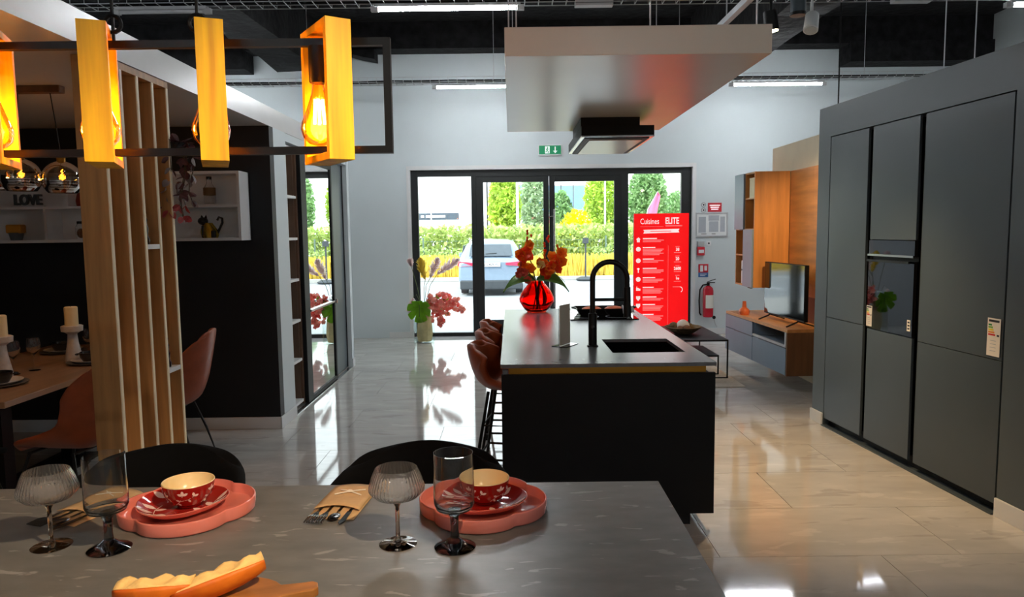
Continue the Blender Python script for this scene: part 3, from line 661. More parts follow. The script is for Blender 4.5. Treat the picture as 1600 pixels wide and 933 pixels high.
def wine(loc, label, grp=None):
    t = thing('wine_glass', label, 'glass', loc, 0, grp)
    MB().lathe([(0, .0), (.034, 0), (.034, .002), (.004, .006), (.0035, .1), (.012, .108), (.036, .135), (.043, .165), (.040, .195), (.036, .215), (.0345, .215), (.0385, .195), (.0415, .165), (.0345, .137), (.010, .111), (0, .109)], 20).build('glass', 'clear_glass', t, smooth=True)
    return t
w0 = wine((-3.16, 4.72, .75), 'clear round wine glass left of the nearer plate stack on the oak table')
dup(w0, (-3.06, 5.18, .75), None, 'clear wine glass right behind the farther candle holder')
dup(w0, (-3.20, 4.58, .75), None, 'clear wine glass beside the left candle holder')
def setting(x, y, rz, where):
    p = thing('charger_plate', 'dark grey charger plate ' + where, 'plate', (x, y, .75), rz)
    MB().lathe([(0, 0), (.10, 0), (.155, .012), (.158, .016), (.1, .008), (0, .007)], 24).build('plate', 'plate_grey', p, smooth=True)
    p = thing('dinner_plate', 'off white plate on the charger ' + where, 'plate', (x, y, .758), rz)
    MB().lathe([(0, 0), (.08, 0), (.128, .018), (.13, .022), (.08, .007), (0, .006)], 24).build('plate', 'plate_white', p, smooth=True)
    p = thing('serving_bowl', 'black handled bowl on the plate ' + where, 'bowl', (x, y, .765), rz)
    MB().lathe([(0, 0), (.055, 0), (.072, .03), (.078, .062), (.074, .064), (.066, .03), (.05, .008), (0, .006)], 22).build('bowl', 'bowl_black', p, smooth=True)
    for s_ in (-1, 1): MB().tube(arc((s_*.078, 0, .05), .022, -PI/2*s_ + (PI if s_ < 0 else 0), PI/2*s_ + (PI if s_ < 0 else 0), 8, 'xy'), .005, 6).build('handle', 'bowl_black', p, smooth=True)
setting(-2.93, 4.98, .3, 'beside the pine boards'); setting(-3.07, 4.25, .5, 'at the near left of the oak table'); setting(-3.42, 5.45, .1, 'at the far side of the oak table')

# globes
t = thing('pendant_lamp', 'three globe pendant lamp with a dark bar hanging over the oak table', 'lamp', (0, 0, 0))
MB().bx(-3.2, -2.6, 4.27, 4.33, 2.46, 2.5).build('ceiling_bar', 'walnut', t, bevel=.003)
for x, y, z in ((-2.86, 4.28, 1.975), (-2.67, 4.36, 1.965), (-3.03, 4.3, 1.985)):
    MB().tube([(x, 4.3, 2.46), (x, (4.3+y)/2, 2.3), (x, y, z+.15)], .003, 6).build('cable', 'black_metal', t)
    s_ = MB().cyl((x, y, z+.105), (x, y, z+.15), .024).build('socket', 'brass', t, smooth=True)
    MB().lathe([(.022, .108)]+[(.11*math.sin(a), .11*math.cos(a)) for a in [R(12+i*(168-45)/14) for i in range(15)]], 26, (x, y, z)).build('glass_globe', 'globe_glass', t, smooth=True)
    MB().lathe([(.11*math.sin(a), .11*math.cos(a)) for a in [R(95+i*40/5) for i in range(6)]], 26, (x, y, z)).build('mirrored_band', 'chrome', t, smooth=True)['label'] = 'mirrored lower band'
    b = MB().lathe([(.012, .1), (.02, .07), (.022, .0), (.016, -.04), (0, -.055)], 14, (x, y, z)).build('bulb', 'amber_glass', t, smooth=True)
    MB().tube([(x+.006*math.cos(k*2.1), y+.006*math.sin(k*2.1), z+.06-.006*k) for k in range(16)], .003, 5).build('filament', 'filament_dim', b)
    l = bpy.data.objects.new('bulb_light', bpy.data.lights.new('bulb_light', 'POINT')); C.objects.link(l); l.location = (x, y, z-.02); l.parent = t
    l.data.energy = 3.0; l.data.color = (1, .55, .2); l.data.shadow_soft_size = .02

# ---------------------------------------------------------------- kitchen island
t = thing('kitchen_island', 'black kitchen island with grey stone worktop and brass rail', 'kitchen island', (0, 0, 0))
IX0, IX1, IY0, IY1 = -.066, 1.085, 3.80, 6.53
sx0, sx1, sy0, sy1 = .578, .998, 4.13, 4.65
top = MB()
for (a, b, c_, d) in ((IX0, sx0, IY0, IY1), (sx1, IX1, IY0, IY1), (sx0, sx1, IY0, sy0), (sx0, sx1, sy1, IY1)): top.bx(a, b, c_, d, .90, .92)
top.build('worktop', 'counter_stone', t)
MB().bx(IX0+.045, IX1-.05, IY0+.022, IY0+.03, .862, .90).build('brass_rail', 'brass', t)
MB().bx(IX0+.004, IX1-.006, IY0-.005, IY0+.02, .09, .865).build('end_panel', 'black_matt', t, bevel=.001)
MB().bx(.36, 1.06, IY0+.03, IY1-.03, .09, .12).bx(.36, .378, IY0+.03, IY1-.03, .12, .87).bx(.36, 1.04, IY1-.05, IY1-.03, .12, .87).build('carcass', 'black_matt', t)
for k in range(4):
    y = IY0+.035+k*.66
    d = MB().bx(1.04, 1.062, y, y+.652, .12, .855).build('front_door', 'black_matt', t)
MB().bx(.42, .97, IY0+.07, IY1-.1, 0, .09).build('plinth', 'black_gap', t)
MB().bx(IX0+.004, .36, IY1-.04, IY1-.02, 0.09, .90).bx(IX0+.02, .36, IY1-.04, IY1-.02, .0, .09).build('far_support', 'black_matt', t)
MB().bx(IX0+.01, IX0+.04, IY0+.0, IY0+.03, .868, .89).build('corner_bracket', 'steel', t)
sk = MB().bx(sx0, sx1, sy0, sy1, .72, .725)
sk.bx(sx0-.006, sx0, sy0-.006, sy1+.006, .72, .899).bx(sx1, sx1+.006, sy0-.006, sy1+.006, .72, .899).bx(sx0, sx1, sy0-.006, sy0, .72, .899).bx(sx0, sx1, sy1, sy1+.006, .72, .899)
k_ = thing('sink', 'black undermount sink basin set into the island worktop', 'sink'); sk.build('basin', 'glossy_black', k_)
MB().lathe([(0, .002), (.045, .002), (.045, 0)], 20, ((sx0+sx1)/2, 4.4, .7255)).build('drain', 'steel', k_, smooth=True)
t = thing('kitchen_tap', 'matt black arched kitchen tap with pull down spray beside the sink', 'tap', (.49, 4.38, .92))
MB().lathe([(0, 0), (.034, 0), (.034, .006), (.026, .01), (.026, .2), (.02, .205), (0, .205)], 20).build('base', 'black_metal', t, smooth=True)
MB().tube([(0, 0, .2), (0, 0, .41)]+[(.105-.105*math.cos(a), 0, .41+.105*math.sin(a)) for a in [PI*i/16 for i in range(17)]]+[(.21, 0, .40), (.21, 0, .33)], .0165, 12).build('arch', 'black_metal', t, smooth=True)
MB().cyl((.21, 0, .36), (.212, 0, .18), .021, .024, 16).build('spray_head', 'black_metal', t, smooth=True)
MB().cyl((0, 0, .285), (.21, 0, .285), .010).build('arm', 'black_metal', t, smooth=True)
MB().cyl((0, -.02, .12), (-.01, -.07, .13), .008).build('lever', 'black_metal', t, smooth=True)
t = thing('hob', 'black glass induction hob at the far end of the island', 'hob', (0, 0, .92))
MB().bx(.46, 1.0, 5.66, 6.30, 0.0005, .008).build('glass_plate', 'glossy_black', t, bevel=.002)
rg = MB()
for x, y in ((.6, 5.83), (.86, 5.83), (.6, 6.13), (.86, 6.13)): rg.lathe([(.095, .0082), (.099, .0086), (.103, .0082)], 28, (x, y, 0))
rg.build('zone_ring', 'paper_grey', t)
t = thing('roasting_dish', 'black roasting dish with orange food standing on the hob', 'dish', (.765, 6.02, .9285))
MB().add([(x, y, z) for z, a, b in ((0, .2, .11), (.055, .235, .14)) for x, y in ((-a, -b), (a, -b), (a, b), (-a, b))], [(0, 1, 5, 4), (1, 2, 6, 5), (2, 3, 7, 6), (3, 0, 4, 7), (0, 3, 2, 1)]).build('dish', 'bowl_black', t, solid=.008, bevel=.004)
for x in (-.1, .09): MB().ball((x, .0, .035), .085, 14, 8, (1, .9, .35)).build('food', 'food_orange', t, smooth=True)
for s_ in (-1, 1): MB().tube([(s_*.23, -.04, .05), (s_*.265, -.03, .056), (s_*.265, .03, .056), (s_*.23, .04, .05)], .007, 6).build('handle', 'bowl_black', t)
t = thing('oven_cloth', 'pale grey cloth draped on the right rim of the roasting dish', 'cloth', (.95, 5.93, .94))
MB().grid(lambda u, v: (-.05+.09*u, -.1+.13*v, .01+.055*math.sin(PI*v)+.012*math.sin(9*u+5*v)), 12, 12).build('cloth', 'light_grey_plastic', t, smooth=True, solid=.006)
t = thing('menu_stand', 'clear acrylic stand holding a beige leaflet on the island', 'stand', (.325, 4.43, .92), R(60))
MB().bx(-.085, .085, -.05, .05, 0.0005, .004).build('foot', 'acrylic', t)
MB().bx(-.075, .075, .004, .0075, .004, .255).build('sleeve', 'acrylic', t)
MB().bx(-.072, .072, -.001, .003, .005, .253).build('leaflet', 'leaflet', t)

# red vase with orange flowers
VX, VY = .215, 6.3
t = thing('red_glass_vase', 'round red glass vase on the far end of the island', 'vase', (VX, VY, .92))
rib = lambda a, z: 1+.012*math.cos(8*a)
MB(Matrix.Diagonal((.95, .95, 1.1, 1))).lathe([(0, .001), (.085, .001), (.12, .03), (.155, .08), (.158, .11), (.13, .165), (.09, .21), (.062, .235), (.06, .245), (.055, .245), (.057, .235), (.085, .207), (.124, .163), (.151, .11), (.148, .082), (.114, .036), (.08, .012), (0, .012)], 48, rad=rib).build('glass', 'red_glass', t, smooth=True)
def bloom(mb, p, r, face, npet=5, cup=.35):
    f = Vector(face).normalized(); a = f.orthogonal().normalized(); b = f.cross(a); ph = random.random()*6
    for k in range(npet):
        an = ph+2*PI*k/npet; d = (a*math.cos(an)+b*math.sin(an)+f*cup).normalized()
        leaf_add(mb, Vector(p), d, r*random.uniform(.85, 1.1), r*.5, f, 4, -.15)
def orchid(label, base, pts, flowers, mat, r):
    t = thing('orchid_stem', label, 'flower', base)
    MB().tube(pts, [.006]*(len(pts)-1)+[.003], 6).build('stem', 'stem', t, smooth=True)
    for p in flowers:
        mb = MB(); bloom(mb, p, r*random.uniform(.8, 1.15), (random.uniform(-.6, .6), -1, random.uniform(-.2, .6)), 6); bloom(mb, p, r*.55, (random.uniform(-.5, .5), -1, .3), 4, .7)
        mb.build('flower', random.choice(mat), t, smooth=True)
    bud = MB()
    for k in range(5): bud.ball(Vector(pts[-1])+Vector((random.uniform(-.02, .02), 0, .02*k)), .010, 6, 5, (1, 1, 1.5))
    bud.build('bud', mat[0], t, smooth=True)
B0 = (VX, VY, .935)
orchid('tall orange orchid stem leaning left in the red vase', B0, [(.03, 0, 0), (.0, 0, .2), (-.03, 0, .38), (-.09, -.01, .53), (-.06, 0, .61)], [(-.12, -.02, .45), (-.07, -.03, .47), (-.11, -.03, .40), (-.05, -.01, .56), (-.09, -.03, .50), (-.06, -.02, .36), (-.13, -.02, .49)], ['petal_deep', 'petal_deep', 'petal_orange'], .06)
orchid('orange orchid stem leaning right in the red vase', B0, [(-.03, 0, 0), (.01, 0, .2), (.07, 0, .36), (.15, 0, .45), (.19, 0, .48)], [(.18, -.02, .44), (.13, -.03, .46), (.22, -.02, .42), (.12, -.04, .37), (.18, -.03, .36), (.08, -.02, .41), (.21, -.01, .49), (.15, -.03, .40)], ['petal_orange', 'petal_orange', 'petal_deep'], .056)
orchid('short orange orchid stem in the middle of the red vase', B0, [(0, .02, 0), (.02, -.01, .2), (.05, -.03, .33), (.06, -.04, .42)], [(.04, -.05, .40), (.08, -.05, .36), (.05, -.05, .34), (.11, -.05, .34), (.02, -.04, .42), (.10, -.05, .30)], ['petal_orange', 'petal_deep', 'petal_cream'], .05)
orchid('thin upright orchid twig with small buds in the red vase', B0, [(.01, .01, 0), (.02, .01, .25), (.07, .01, .45), (.09, .01, .56)], [(.08, 0, .52)], ['petal_deep'], .025)
orchid('rusty pink orchid stem drooping left over the vase rim', B0, [(.0, -.02, .05), (-.01, -.04, .26), (-.08, -.06, .35), (-.15, -.07, .34)], [(-.13, -.08, .35), (-.16, -.08, .32), (-.10, -.07, .33), (-.07, -.07, .26)], ['petal_rust', 'petal_rust'], .05)
t = thing('dry_twig', 'thin dry grass twig arching right from the red vase', 'twig', B0)
MB().tube([(0, 0, .02), (.04, 0, .25), (.14, 0, .36), (.22, .0, .39)], .003, 5).tube([(0, 0, .02), (.05, 0, .24), (.17, 0, .33), (.25, -.01, .24)], .002, 5).build('twig', 'stem', t)
def big_leaf(label, d, l, wd):
    t = thing('broad_leaf', label, 'leaf', B0)
    s_ = Vector((-d[1], d[0], 0)); dv = Vector((d[0], d[1], 0)); n = 14
    def fn(u, v):
        q = 2*u-1; ww = wd*math.sin(PI*min(1, .06+v*.94))**.7*(1-.12*abs(math.sin(v*22)))
        p = dv*(l*v)+s_*(q*ww); z = .262+.05*math.sin(PI*v*.8)-.13*v*v+abs(q)*.012+s_.y*q*.04*math.sin(PI*min(1, .1+v))
        return (p.x, p.y-.02, z)
    MB().grid(fn, 7, n).build('blade', 'leaf_green', t, smooth=True, solid=.002)
    MB().tube([(0, 0, .06), (dv.x*.01, -.01, .2), (dv.x*.03, -.02, .262)], .004, 6).build('stalk', 'stem_green', t)
big_leaf('long dark green leaf spreading left over the red vase', (-.94, -.34), .31, .062)
big_leaf('yellow green leaf spreading right over the red vase', (.95, -.3), .29, .055)

# ---------------------------------------------------------------- hanging ceiling panel, hood
t = thing('ceiling_panel', 'white suspended ceiling raft above the kitchen island', 'ceiling panel', (0, 0, 0))
MB().bx(-.02, 1.205, 3.40, 5.95, 2.425, 2.555).build('raft', 'satin_panel', t, bevel=.003)
for x, y in ((.0, 3.5), (.035, 3.42), (.665, 3.5), (1.165, 3.5), (.03, 5.8), (1.15, 5.8)): MB().cyl((x, y, 2.55), (x, y, ZC), .004, .004, 6).build('suspension_rod', 'galv', t)
t = thing('extractor_hood', 'black ceiling extractor hood with a pale glass underside', 'hood', (0, 0, 0))
MB().bx(.505, .925, 5.24, 5.9, 2.36, 2.425).build('neck', 'black_matt', t)
MB().bx(.507, 1.025, 5.22, 6.36, 2.295, 2.365).build('body', 'black_matt', t, bevel=.002)
MB().bx(.507, 1.025, 5.22, 6.36, 2.285, 2.295).build('rim', 'steel', t)
MB().bx(.535, 1.0, 5.27, 6.32, 2.279, 2.285).build('filter_gap', 'black_gap', t)
MB().bx(.575, .96, 5.33, 6.27, 2.272, 2.279).build('glass_panel', 'satin_panel', t)

# ---------------------------------------------------------------- tall cabinet wall on the right (rotated a few degrees)
P1 = Vector((2.703, 3.946)); ANG = math.atan2(2.554-2.703, 5.856-3.946)
def cabm(): return T(P1.x, P1.y, 0) @ Matrix.Rotation(-ANG, 4, 'Z')      # local: y runs along the fronts, x goes into the wall
LEN = 1.905
t = thing('cabinet_surround', 'grey painted surround framing the built-in cabinet wall', 'surround', (P1.x, P1.y, 0), -ANG)
MB().bx(.0, .7, LEN+.004, LEN+.19, 0, 2.585).build('far_pier', 'anthracite_frame', t)
MB().bx(.0, .7, -.45, -.012, 0, 2.585).build('near_pier', 'anthracite_frame', t)
MB().bx(.0, .7, -.012, LEN+.004, 2.345, 2.585).build('header', 'anthracite_frame', t)
MB().bx(.62, .7, -.012, LEN+.004, 0, 2.345).build('back_panel', 'black_matt', t)
MB().bx(-.014, 0, LEN+.01, LEN+.2, 0, .1).bx(-.014, .1, LEN+.19, LEN+.204, 0, .1).build('skirting', 'white_paint', t, bevel=.002)
MB().bx(-.014, 0, -.26, -.012, 0, .105).build('skirting', 'white_paint', t, bevel=.002)
MB().bx(.05, .065, 0, LEN, .005, .08).build('plinth', 'black_matt', t)
MB().bx(-.02, .05, 0, LEN, .0, .008).build('plinth_strip', 'anthracite', t)
def cab(name, label, y0, y1, doors, z0=.04):
    t = thing(name, label, 'cabinet', (P1.x, P1.y, 0), -ANG)
    MB().bx(.03, .6, y0, y0+.016, z0+.04, 2.34).bx(.03, .6, y1-.016, y1, z0+.04, 2.34).bx(.03, .6, y0, y1, 2.325, 2.34).bx(.03, .6, y0, y1, z0+.04, z0+.056).bx(.58, .6, y0, y1, z0+.04, 2.34).build('carcass', 'black_gap', t)
    for (z_0, z_1, a, b) in doors: MB().bx(0.002, .022, y0+a, y1-b, z_0, z_1).build('door', 'anthracite', t, bevel=.0015)
    return t
cab('larder_cabinet', 'narrow tall anthracite cabinet at the far end of the cabinet wall', 1.345, LEN, [(.062, .898, .03, .002), (.903, 2.338, .03, .002)])
cab('oven_cabinet', 'tall anthracite cabinet housing the black oven', .765, 1.345, [(.062, .885, .03, .026), (1.535, 2.338, .03, .026)])
cab('fridge_cabinet', 'widest tall anthracite cabinet, nearest to us, with an energy label', 0, .765, [(.062, .873, .003, .03), (.878, 2.338, .003, .03)])
t = thing('oven', 'black glass built-in oven reflecting the flowers and car', 'oven', (P1.x, P1.y, 0), -ANG)
OY0, OY1 = .795, 1.320
MB().bx(.03, .55, OY0, OY1, .892, 1.53).build('oven_body', 'black_gap', t)
MB().bx(-.002, .028, OY0, OY1, 1.425, 1.53).build('control_panel', 'oven_glass', t)
MB().bx(-.002, .028, OY0, OY1, .892, 1.392).build('oven_door', 'oven_glass', t)
MB().bx(-.012, .0, OY0, OY1, 1.418, 1.432).build('trim_strip', 'steel', t)
MB().bx(-.03, -.016, OY0+.02, OY1-.02, 1.378, 1.394).bx(-.02, 0, OY0+.05, OY0+.07, 1.38, 1.392).bx(-.02, 0, OY1-.07, OY1-.05, 1.38, 1.392).build('handle', 'black_metal', t)
def energy(loc_y, z, wd, h, label, bars):
    t = thing('energy_label', label, 'label', (P1.x, P1.y, 0), -ANG)
    MB().bx(-.0036, -.0024, loc_y, loc_y+wd, z, z+h).build('paper', 'label_paper', t)
    if bars:
        MB().bx(-.0042, -.0036, loc_y+.1*wd, loc_y+.9*wd, z+h*.9, z+h*.96).build('heading', 'ink_ink', t)
        for k in range(5):
            MB().bx(-.0042, -.0036, loc_y+wd*(.92-.16-.07*k)-wd*.1, loc_y+wd*.92, z+h*(.80-.065*k), z+h*(.845-.065*k)).build('class_bar', 'ink_e%d' % (k+1), t)
        MB().bx(-.0042, -.0036, loc_y+.08*wd, loc_y+.25*wd, z+h*.53, z+h*.58).build('class_arrow', 'ink_ink', t)
        ln = MB()
        for k in range(4): ln.bx(-.0042, -.0036, loc_y+.3*wd, loc_y+.75*wd, z+h*(.4-.09*k), z+h*(.415-.09*k))
        ln.build('small_print', 'paper_grey', t)
    else:
        for k in range(3): MB().bx(-.0042, -.0036, loc_y+wd*.2, loc_y+wd*.8, z+h*(.15+.28*k), z+h*(.3+.28*k)).build('barcode', 'ink_ink', t)
energy(.016, .895, .098, .213, 'large energy label with coloured bars on the fridge cabinet door', True)
energy(1.255, .905, .068, .15, 'small energy label at the lower left of the oven door', True)
energy(.81, .93, .035, .075, 'tiny white sticker at the lower right of the oven door', False)

# ---------------------------------------------------------------- television corner
t = thing('television_unit', 'wall hung grey and oak television unit with drawers', 'television unit', (2.685, 7.0, 0), R(3.0))
UL = 1.72
MB().bx(0, .45, 0, UL, .60, .632).build('top_panel', 'oak_panel', t, bevel=.001)
MB().bx(0, .45, 0, .022, .17, .60).build('side_panel', 'walnut', t)
MB().bx(0, .45, UL-.022, UL, .17, .60).build('side_panel', 'grey_blue', t)
MB().bx(0.02, .45, .022, UL-.022, .17, .19).bx(.43, .45, .022, UL-.022, .19, .60).bx(.02, .43, .86, .88, .19, .60).bx(.02, .43, .022, .86, .435, .455).build('carcass', 'grey_blue', t)
MB().bx(-.004, .018, .022, .87, .175, .44).build('drawer', 'grey_blue', t, bevel=.001)
MB().bx(-.004, .018, .882, UL-.002, .175, .435).build('drawer', 'grey_blue', t, bevel=.001)
MB().bx(-.004, .018, .882, UL-.002, .445, .595).build('drawer', 'grey_blue', t, bevel=.001)
MB().bx(-.006, .02, .882, UL-.3, .434, .446).bx(-.006, .02, .882, UL-.3, .594, .602).bx(-.006, .02, .022, .7, .44, .45).build('grip_rail', 'anthracite', t)
MB().bx(-.004, .02, .022, .87, .452, .475).bx(-.004, .02, .022, .05, .455, .6).build('niche_frame', 'light_grey_plastic', t)
t = thing('oak_wall_panel', 'oak panelling on the wall behind the television', 'wall panel', (0, 0, 0))
for k in range(3): MB().bx(3.105, 3.128, 6.21+k*.63, 6.21+k*.63+.628, .9, 2.25).build('panel', 'oak_panel', t)
MB().bx(3.107, 3.128, 6.21, 8.09, .632, .9).build('lower_panel', 'walnut', t)
def wallcab(name, label, y0, y1, door_top):
    t = thing(name, label, 'cabinet', (0, 0, 0)); x0, x1 = 2.71, 3.10
    MB().bx(x0, x1, y0, y0+.018, .956, 2.25).build('side_panel', 'oak', t); MB().bx(x0, x1, y1-.018, y1, .956, 2.25).build('side_panel', 'oak', t)
    MB().bx(x0, x1, y0+.018, y1-.018, .956, .974).bx(x0, x1, y0+.018, y1-.018, 2.232, 2.25).bx(x1-.015, x1, y0+.018, y1-.018, .974, 2.232).build('carcass', 'oak', t)
    MB().bx(x0, x1-.015, y0+.018, y1-.018, 1.60, 1.62).build('shelf', 'oak', t)
    za, zb_ = (1.61, 2.25) if door_top else (.956, 1.61)
    MB().bx(x0-.022, x0-.002, y0, y1, za, zb_).build('door', 'grey_blue', t, bevel=.001)
    MB().bx(x0-.024, x0-.0, y0+.02, y0+.12, za-.008, za+.002).build('grip', 'black_metal', t)
    z = (.974 if door_top else 1.62)
    MB().bx(x0, x1-.015, y0+.018, y1-.018, z+.33, z+.346).build('shelf', 'oak', t)
    return z
z1 = wallcab('wall_cabinet', 'oak wall cabinet with lower grey door, nearer to the television', 8.10, 8.42, False)
z2 = wallcab('wall_cabinet', 'oak wall cabinet with upper grey door, farther from the television', 8.425, 8.75, True)
t = thing('storage_box', 'cream box on the upper niche shelf of the nearer oak wall cabinet', 'box', (2.80, 8.25, z1+.346))
MB().bx(-.07, .1, -.09, .09, 0, .2).build('box', 'wax', t, bevel=.003); MB().bx(-.072, .102, -.092, .092, .2, .225).build('lid', 'wax', t, bevel=.003)
for k in range(3):
    b = thing('binder', ['white binder, leftmost in the lower niche of the farther oak wall cabinet', 'white binder, middle in the lower niche of the farther oak wall cabinet', 'white binder, rightmost in the lower niche of the farther oak wall cabinet'][k], 'book', (2.75, 8.475+.05*(2-k), z2), group='binders in the wall cabinet')
    MB().bx(-.01, .2, 0, .045, 0, .27).build('cover', 'mortar_white', b, bevel=.002); MB().cyl((-.012, .022, .16), (-.008, .022, .16), .012).build('finger_hole', 'ink_ink', b)
t = thing('television', 'flat television with grey reflection standing on the unit', 'television', (2.86, 7.56, .632), R(4.4))
MB().bx(-.012, .03, -.465, .465, .055, .622).build('casing', 'black_matt', t, bevel=.004)
MB().bx(-.0145, -.012, -.457, .457, .07, .615).build('screen', 'tv_screen', t)
for y in (-.33, .33): MB().tube([(-.15, y-.05, .005), (-.02, y, .04), (.0, y, .055)], .008, 6).tube([(.14, y-.05, .005), (.0, y, .05)], .008, 6).build('foot', 'black_metal', t)
t = thing('bud_vase', 'small orange bottle vase on the far end of the television unit', 'vase', (2.68, 8.30, .632))
MB().lathe([(0, 0), (.05, 0), (.062, .03), (.055, .06), (.025, .085), (.02, .15), (.022, .155), (.016, .155), (.016, .09), (0, .06)], 18).build('vessel', 'orange_glaze', t, smooth=True)
# nest of tables, bowl, rug
t = thing('coffee_table', 'larger black metal nesting coffee table on the pale rug', 'table', (0, 0, 0))
def nest(t, x0, x1, y0, y1, z):
    MB().bx(x0, x1, y0, y1, z-.018, z).build('tabletop', 'black_metal', t, bevel=.001)
    for y in (y0, y1-.015):
        for x in (x0, x1-.015): MB().bx(x, x+.015, y, y+.015, .008, z-.018).build('leg', 'black_metal', t)
        MB().bx(x0, x1, y, y+.015, .008, .02).build('runner', 'black_metal', t)
nest(t, 1.72, 2.33, 7.72, 8.90, .43)
t = thing('coffee_table', 'lower black nesting table tucked under the larger coffee table', 'table', (0, 0, 0))
nest(t, 1.60, 2.29, 7.93, 8.62, .225)
r_ = MB().bx(1.0, 2.385, 7.3, 9.6, .0, .008).build('rug', 'rug'); tag(r_, 'pale grey beige rug under the nesting coffee tables', 'rug')
t = thing('wicker_bowl', 'shallow woven bowl on the larger coffee table', 'bowl', (1.95, 8.2, .43))
MB().lathe([(0, 0), (.09, 0), (.15, .04), (.21, .085), (.2, .09), (.14, .05), (.08, .015), (0, .012)], 26, rad=lambda a, z: 1+.03*math.sin(9*a)*(z > .03)).build('bowl', 'woven', t, smooth=True)
for k, (x, y, rr) in enumerate(((0, 0, .075), (-.1, .03, .06), (.09, .05, .05), (.02, -.09, .05), (-.05, -.08, .045))):
    b = thing('decor_ball', ['large white decorative ball in the woven bowl', 'woven ball left in the bowl', 'woven ball right in the bowl', 'brown ball at the front of the woven bowl', 'small brown ball front left in the woven bowl'][k], 'ball', (1.95+x, 8.2+y, .445+rr))
    MB().ball((0, 0, 0), rr, 16, 10).build('ball', ['dry_white', 'woven', 'woven', 'walnut', 'walnut'][k], b, smooth=True)

# ---------------------------------------------------------------- things on and before the back wall
t = thing('exit_sign', 'green emergency exit sign with running figure and arrow above the entrance', 'sign', (.6, YB-.045, 2.832))
MB().bx(-.175, .175, 0, .044, -.078, .078).build('housing', 'sign_white', t, bevel=.004)
MB().bx(-.165, .165, -.004, 0, -.062, .068).build('green_face', 'exit_green', t)
MB().bx(-.075, -.005, -.007, -.004, -.05, .055).build('doorway', 'exit_white', t)
MB().ball((-.035, -.009, .04), .009, 8, 6).tube([(-.04, -.009, .028), (-.045, -.009, -.005)], .008, 6).tube([(-.045, -.009, -.005), (-.025, -.009, -.022), (-.03, -.009, -.046)], .006, 6).tube([(-.045, -.009, -.005), (-.062, -.009, -.03), (-.072, -.009, -.03)], .006, 6).tube([(-.062, -.009, .005), (-.04, -.009, .022), (-.02, -.009, .008)], .005, 6).build('running_figure', 'exit_green', t)
MB().bx(.07, .086, -.007, -.004, -.02, .05).add([(.045, -.006, -.012), (.111, -.006, -.012), (.078, -.006, -.048)], [(0, 2, 1)]).build('arrow', 'exit_white', t)
BX, BY = 2.16, 10.45
t = thing('banner', 'red backlit advertising banner reading Cuisines ELITE beside the entrance', 'banner', (BX, BY, 0))
bw, bt = .395, 1.85
MB().bx(-bw, bw, 0, .06, .04, bt).build('light_box', 'anthracite', t)
MB().bx(-bw, bw, -.004, 0, .04, bt).build('face', 'banner_red', t)
MB().bx(-bw-.02, bw+.02, -.12, .18, 0, .04).build('foot', 'anthracite', t)
RX = Matrix.Rotation(R(90), 4, 'X')
def btxt(s_, size, x, z, name, mat='banner_white', bold=0, align='CENTER', sx=1): MB().text(s_, size, T(x, -.006, z) @ RX, .001, bold, align, sx).build(name, mat, t)
btxt('Cuisines', .115, -.305, bt-.115, 'lettering', bold=.0005, align='LEFT', sx=.70)
btxt('ELITE', .128, .055, bt-.11, 'lettering', bold=.0035, align='LEFT', sx=.66)
rl = MB(); rl.bx(-.30, .03, -.007, -.004, bt-.19, bt-.185).bx(.06, .30, -.007, -.004, bt-.185, bt-.172)
rl.build('strapline', 'banner_pink', t)
MB().add([(-.26, -.006, bt-.232), (.26, -.006, bt-.222), (.245, -.006, bt-.25), (.26, -.006, bt-.275), (-.26, -.006, bt-.285), (-.245, -.006, bt-.258)], [(0, 5, 4, 3, 2, 1)]).build('ribbon', 'banner_white', t)
MB().bx(-.16, .14, -.009, -.006, bt-.258, bt-.25).build('ribbon_print', 'banner_red', t)
rows_ = [(.37, 2), (.50, 5), (.665, 2), (.80, 3), (.935, 3), (1.075, 4), (1.215, 2), (1.325, 4), (1.47, 4)]
for k, (dz, n) in enumerate(rows_):
    z = bt-dz
    ic = MB()
    if k == 0: ic.add([(-.35, -.006, z-.04), (-.31, -.006, z-.04), (-.31, -.006, z), (-.295, -.006, z), (-.33, -.006, z+.03), (-.365, -.006, z), (-.35, -.006, z)], [tuple(range(7))])
    elif k == 3: ic.bx(-.337, -.322, -.007, -.005, z-.05, z+.02).bx(-.35, -.31, -.007, -.005, z+.0, z+.012).lathe([(0, 0), (.013, 0), (.013, .004), (0, .004)], 12)
    elif k == 5: ic.bx(-.36, -.32, -.007, -.005, z-.035, z+.005).bx(-.318, -.298, -.007, -.005, z-.035, z-.005).bx(-.355, -.345, -.007, -.005, z+.008, z+.025)
    elif k in (6, 7, 8): ic.add([(-.36, -.006, z+.025), (-.36, -.006, z-.01), (-.33, -.006, z-.045), (-.30, -.006, z-.01), (-.30, -.006, z+.025)], [tuple(range(5))])
    else: ic.add([(-.33+.034*math.cos(a), -.006, z-.01+.034*math.sin(a)) for a in [2*PI*i/20 for i in range(20)]], [tuple(range(20))])
    ic.build('pictogram', 'banner_white', t)
    MB().bx(-.265, -.265+.2-.02*(k % 3), -.007, -.005, z+.005, z+.02).build('heading_line', 'banner_white', t)
    ln = MB()
    for j in range(n): ln.bx(-.265, -.265+.30-.04*(j == n-1)-.02*((j*k) % 3), -.007, -.005, z-.018-j*.0195, z-.006-j*.0195)
    ln.build('text_line', 'banner_pink', t)
MB().bx(.10, .103, -.006, -.004, bt-1.72, bt-.46).build('divider', 'banner_pink', t)
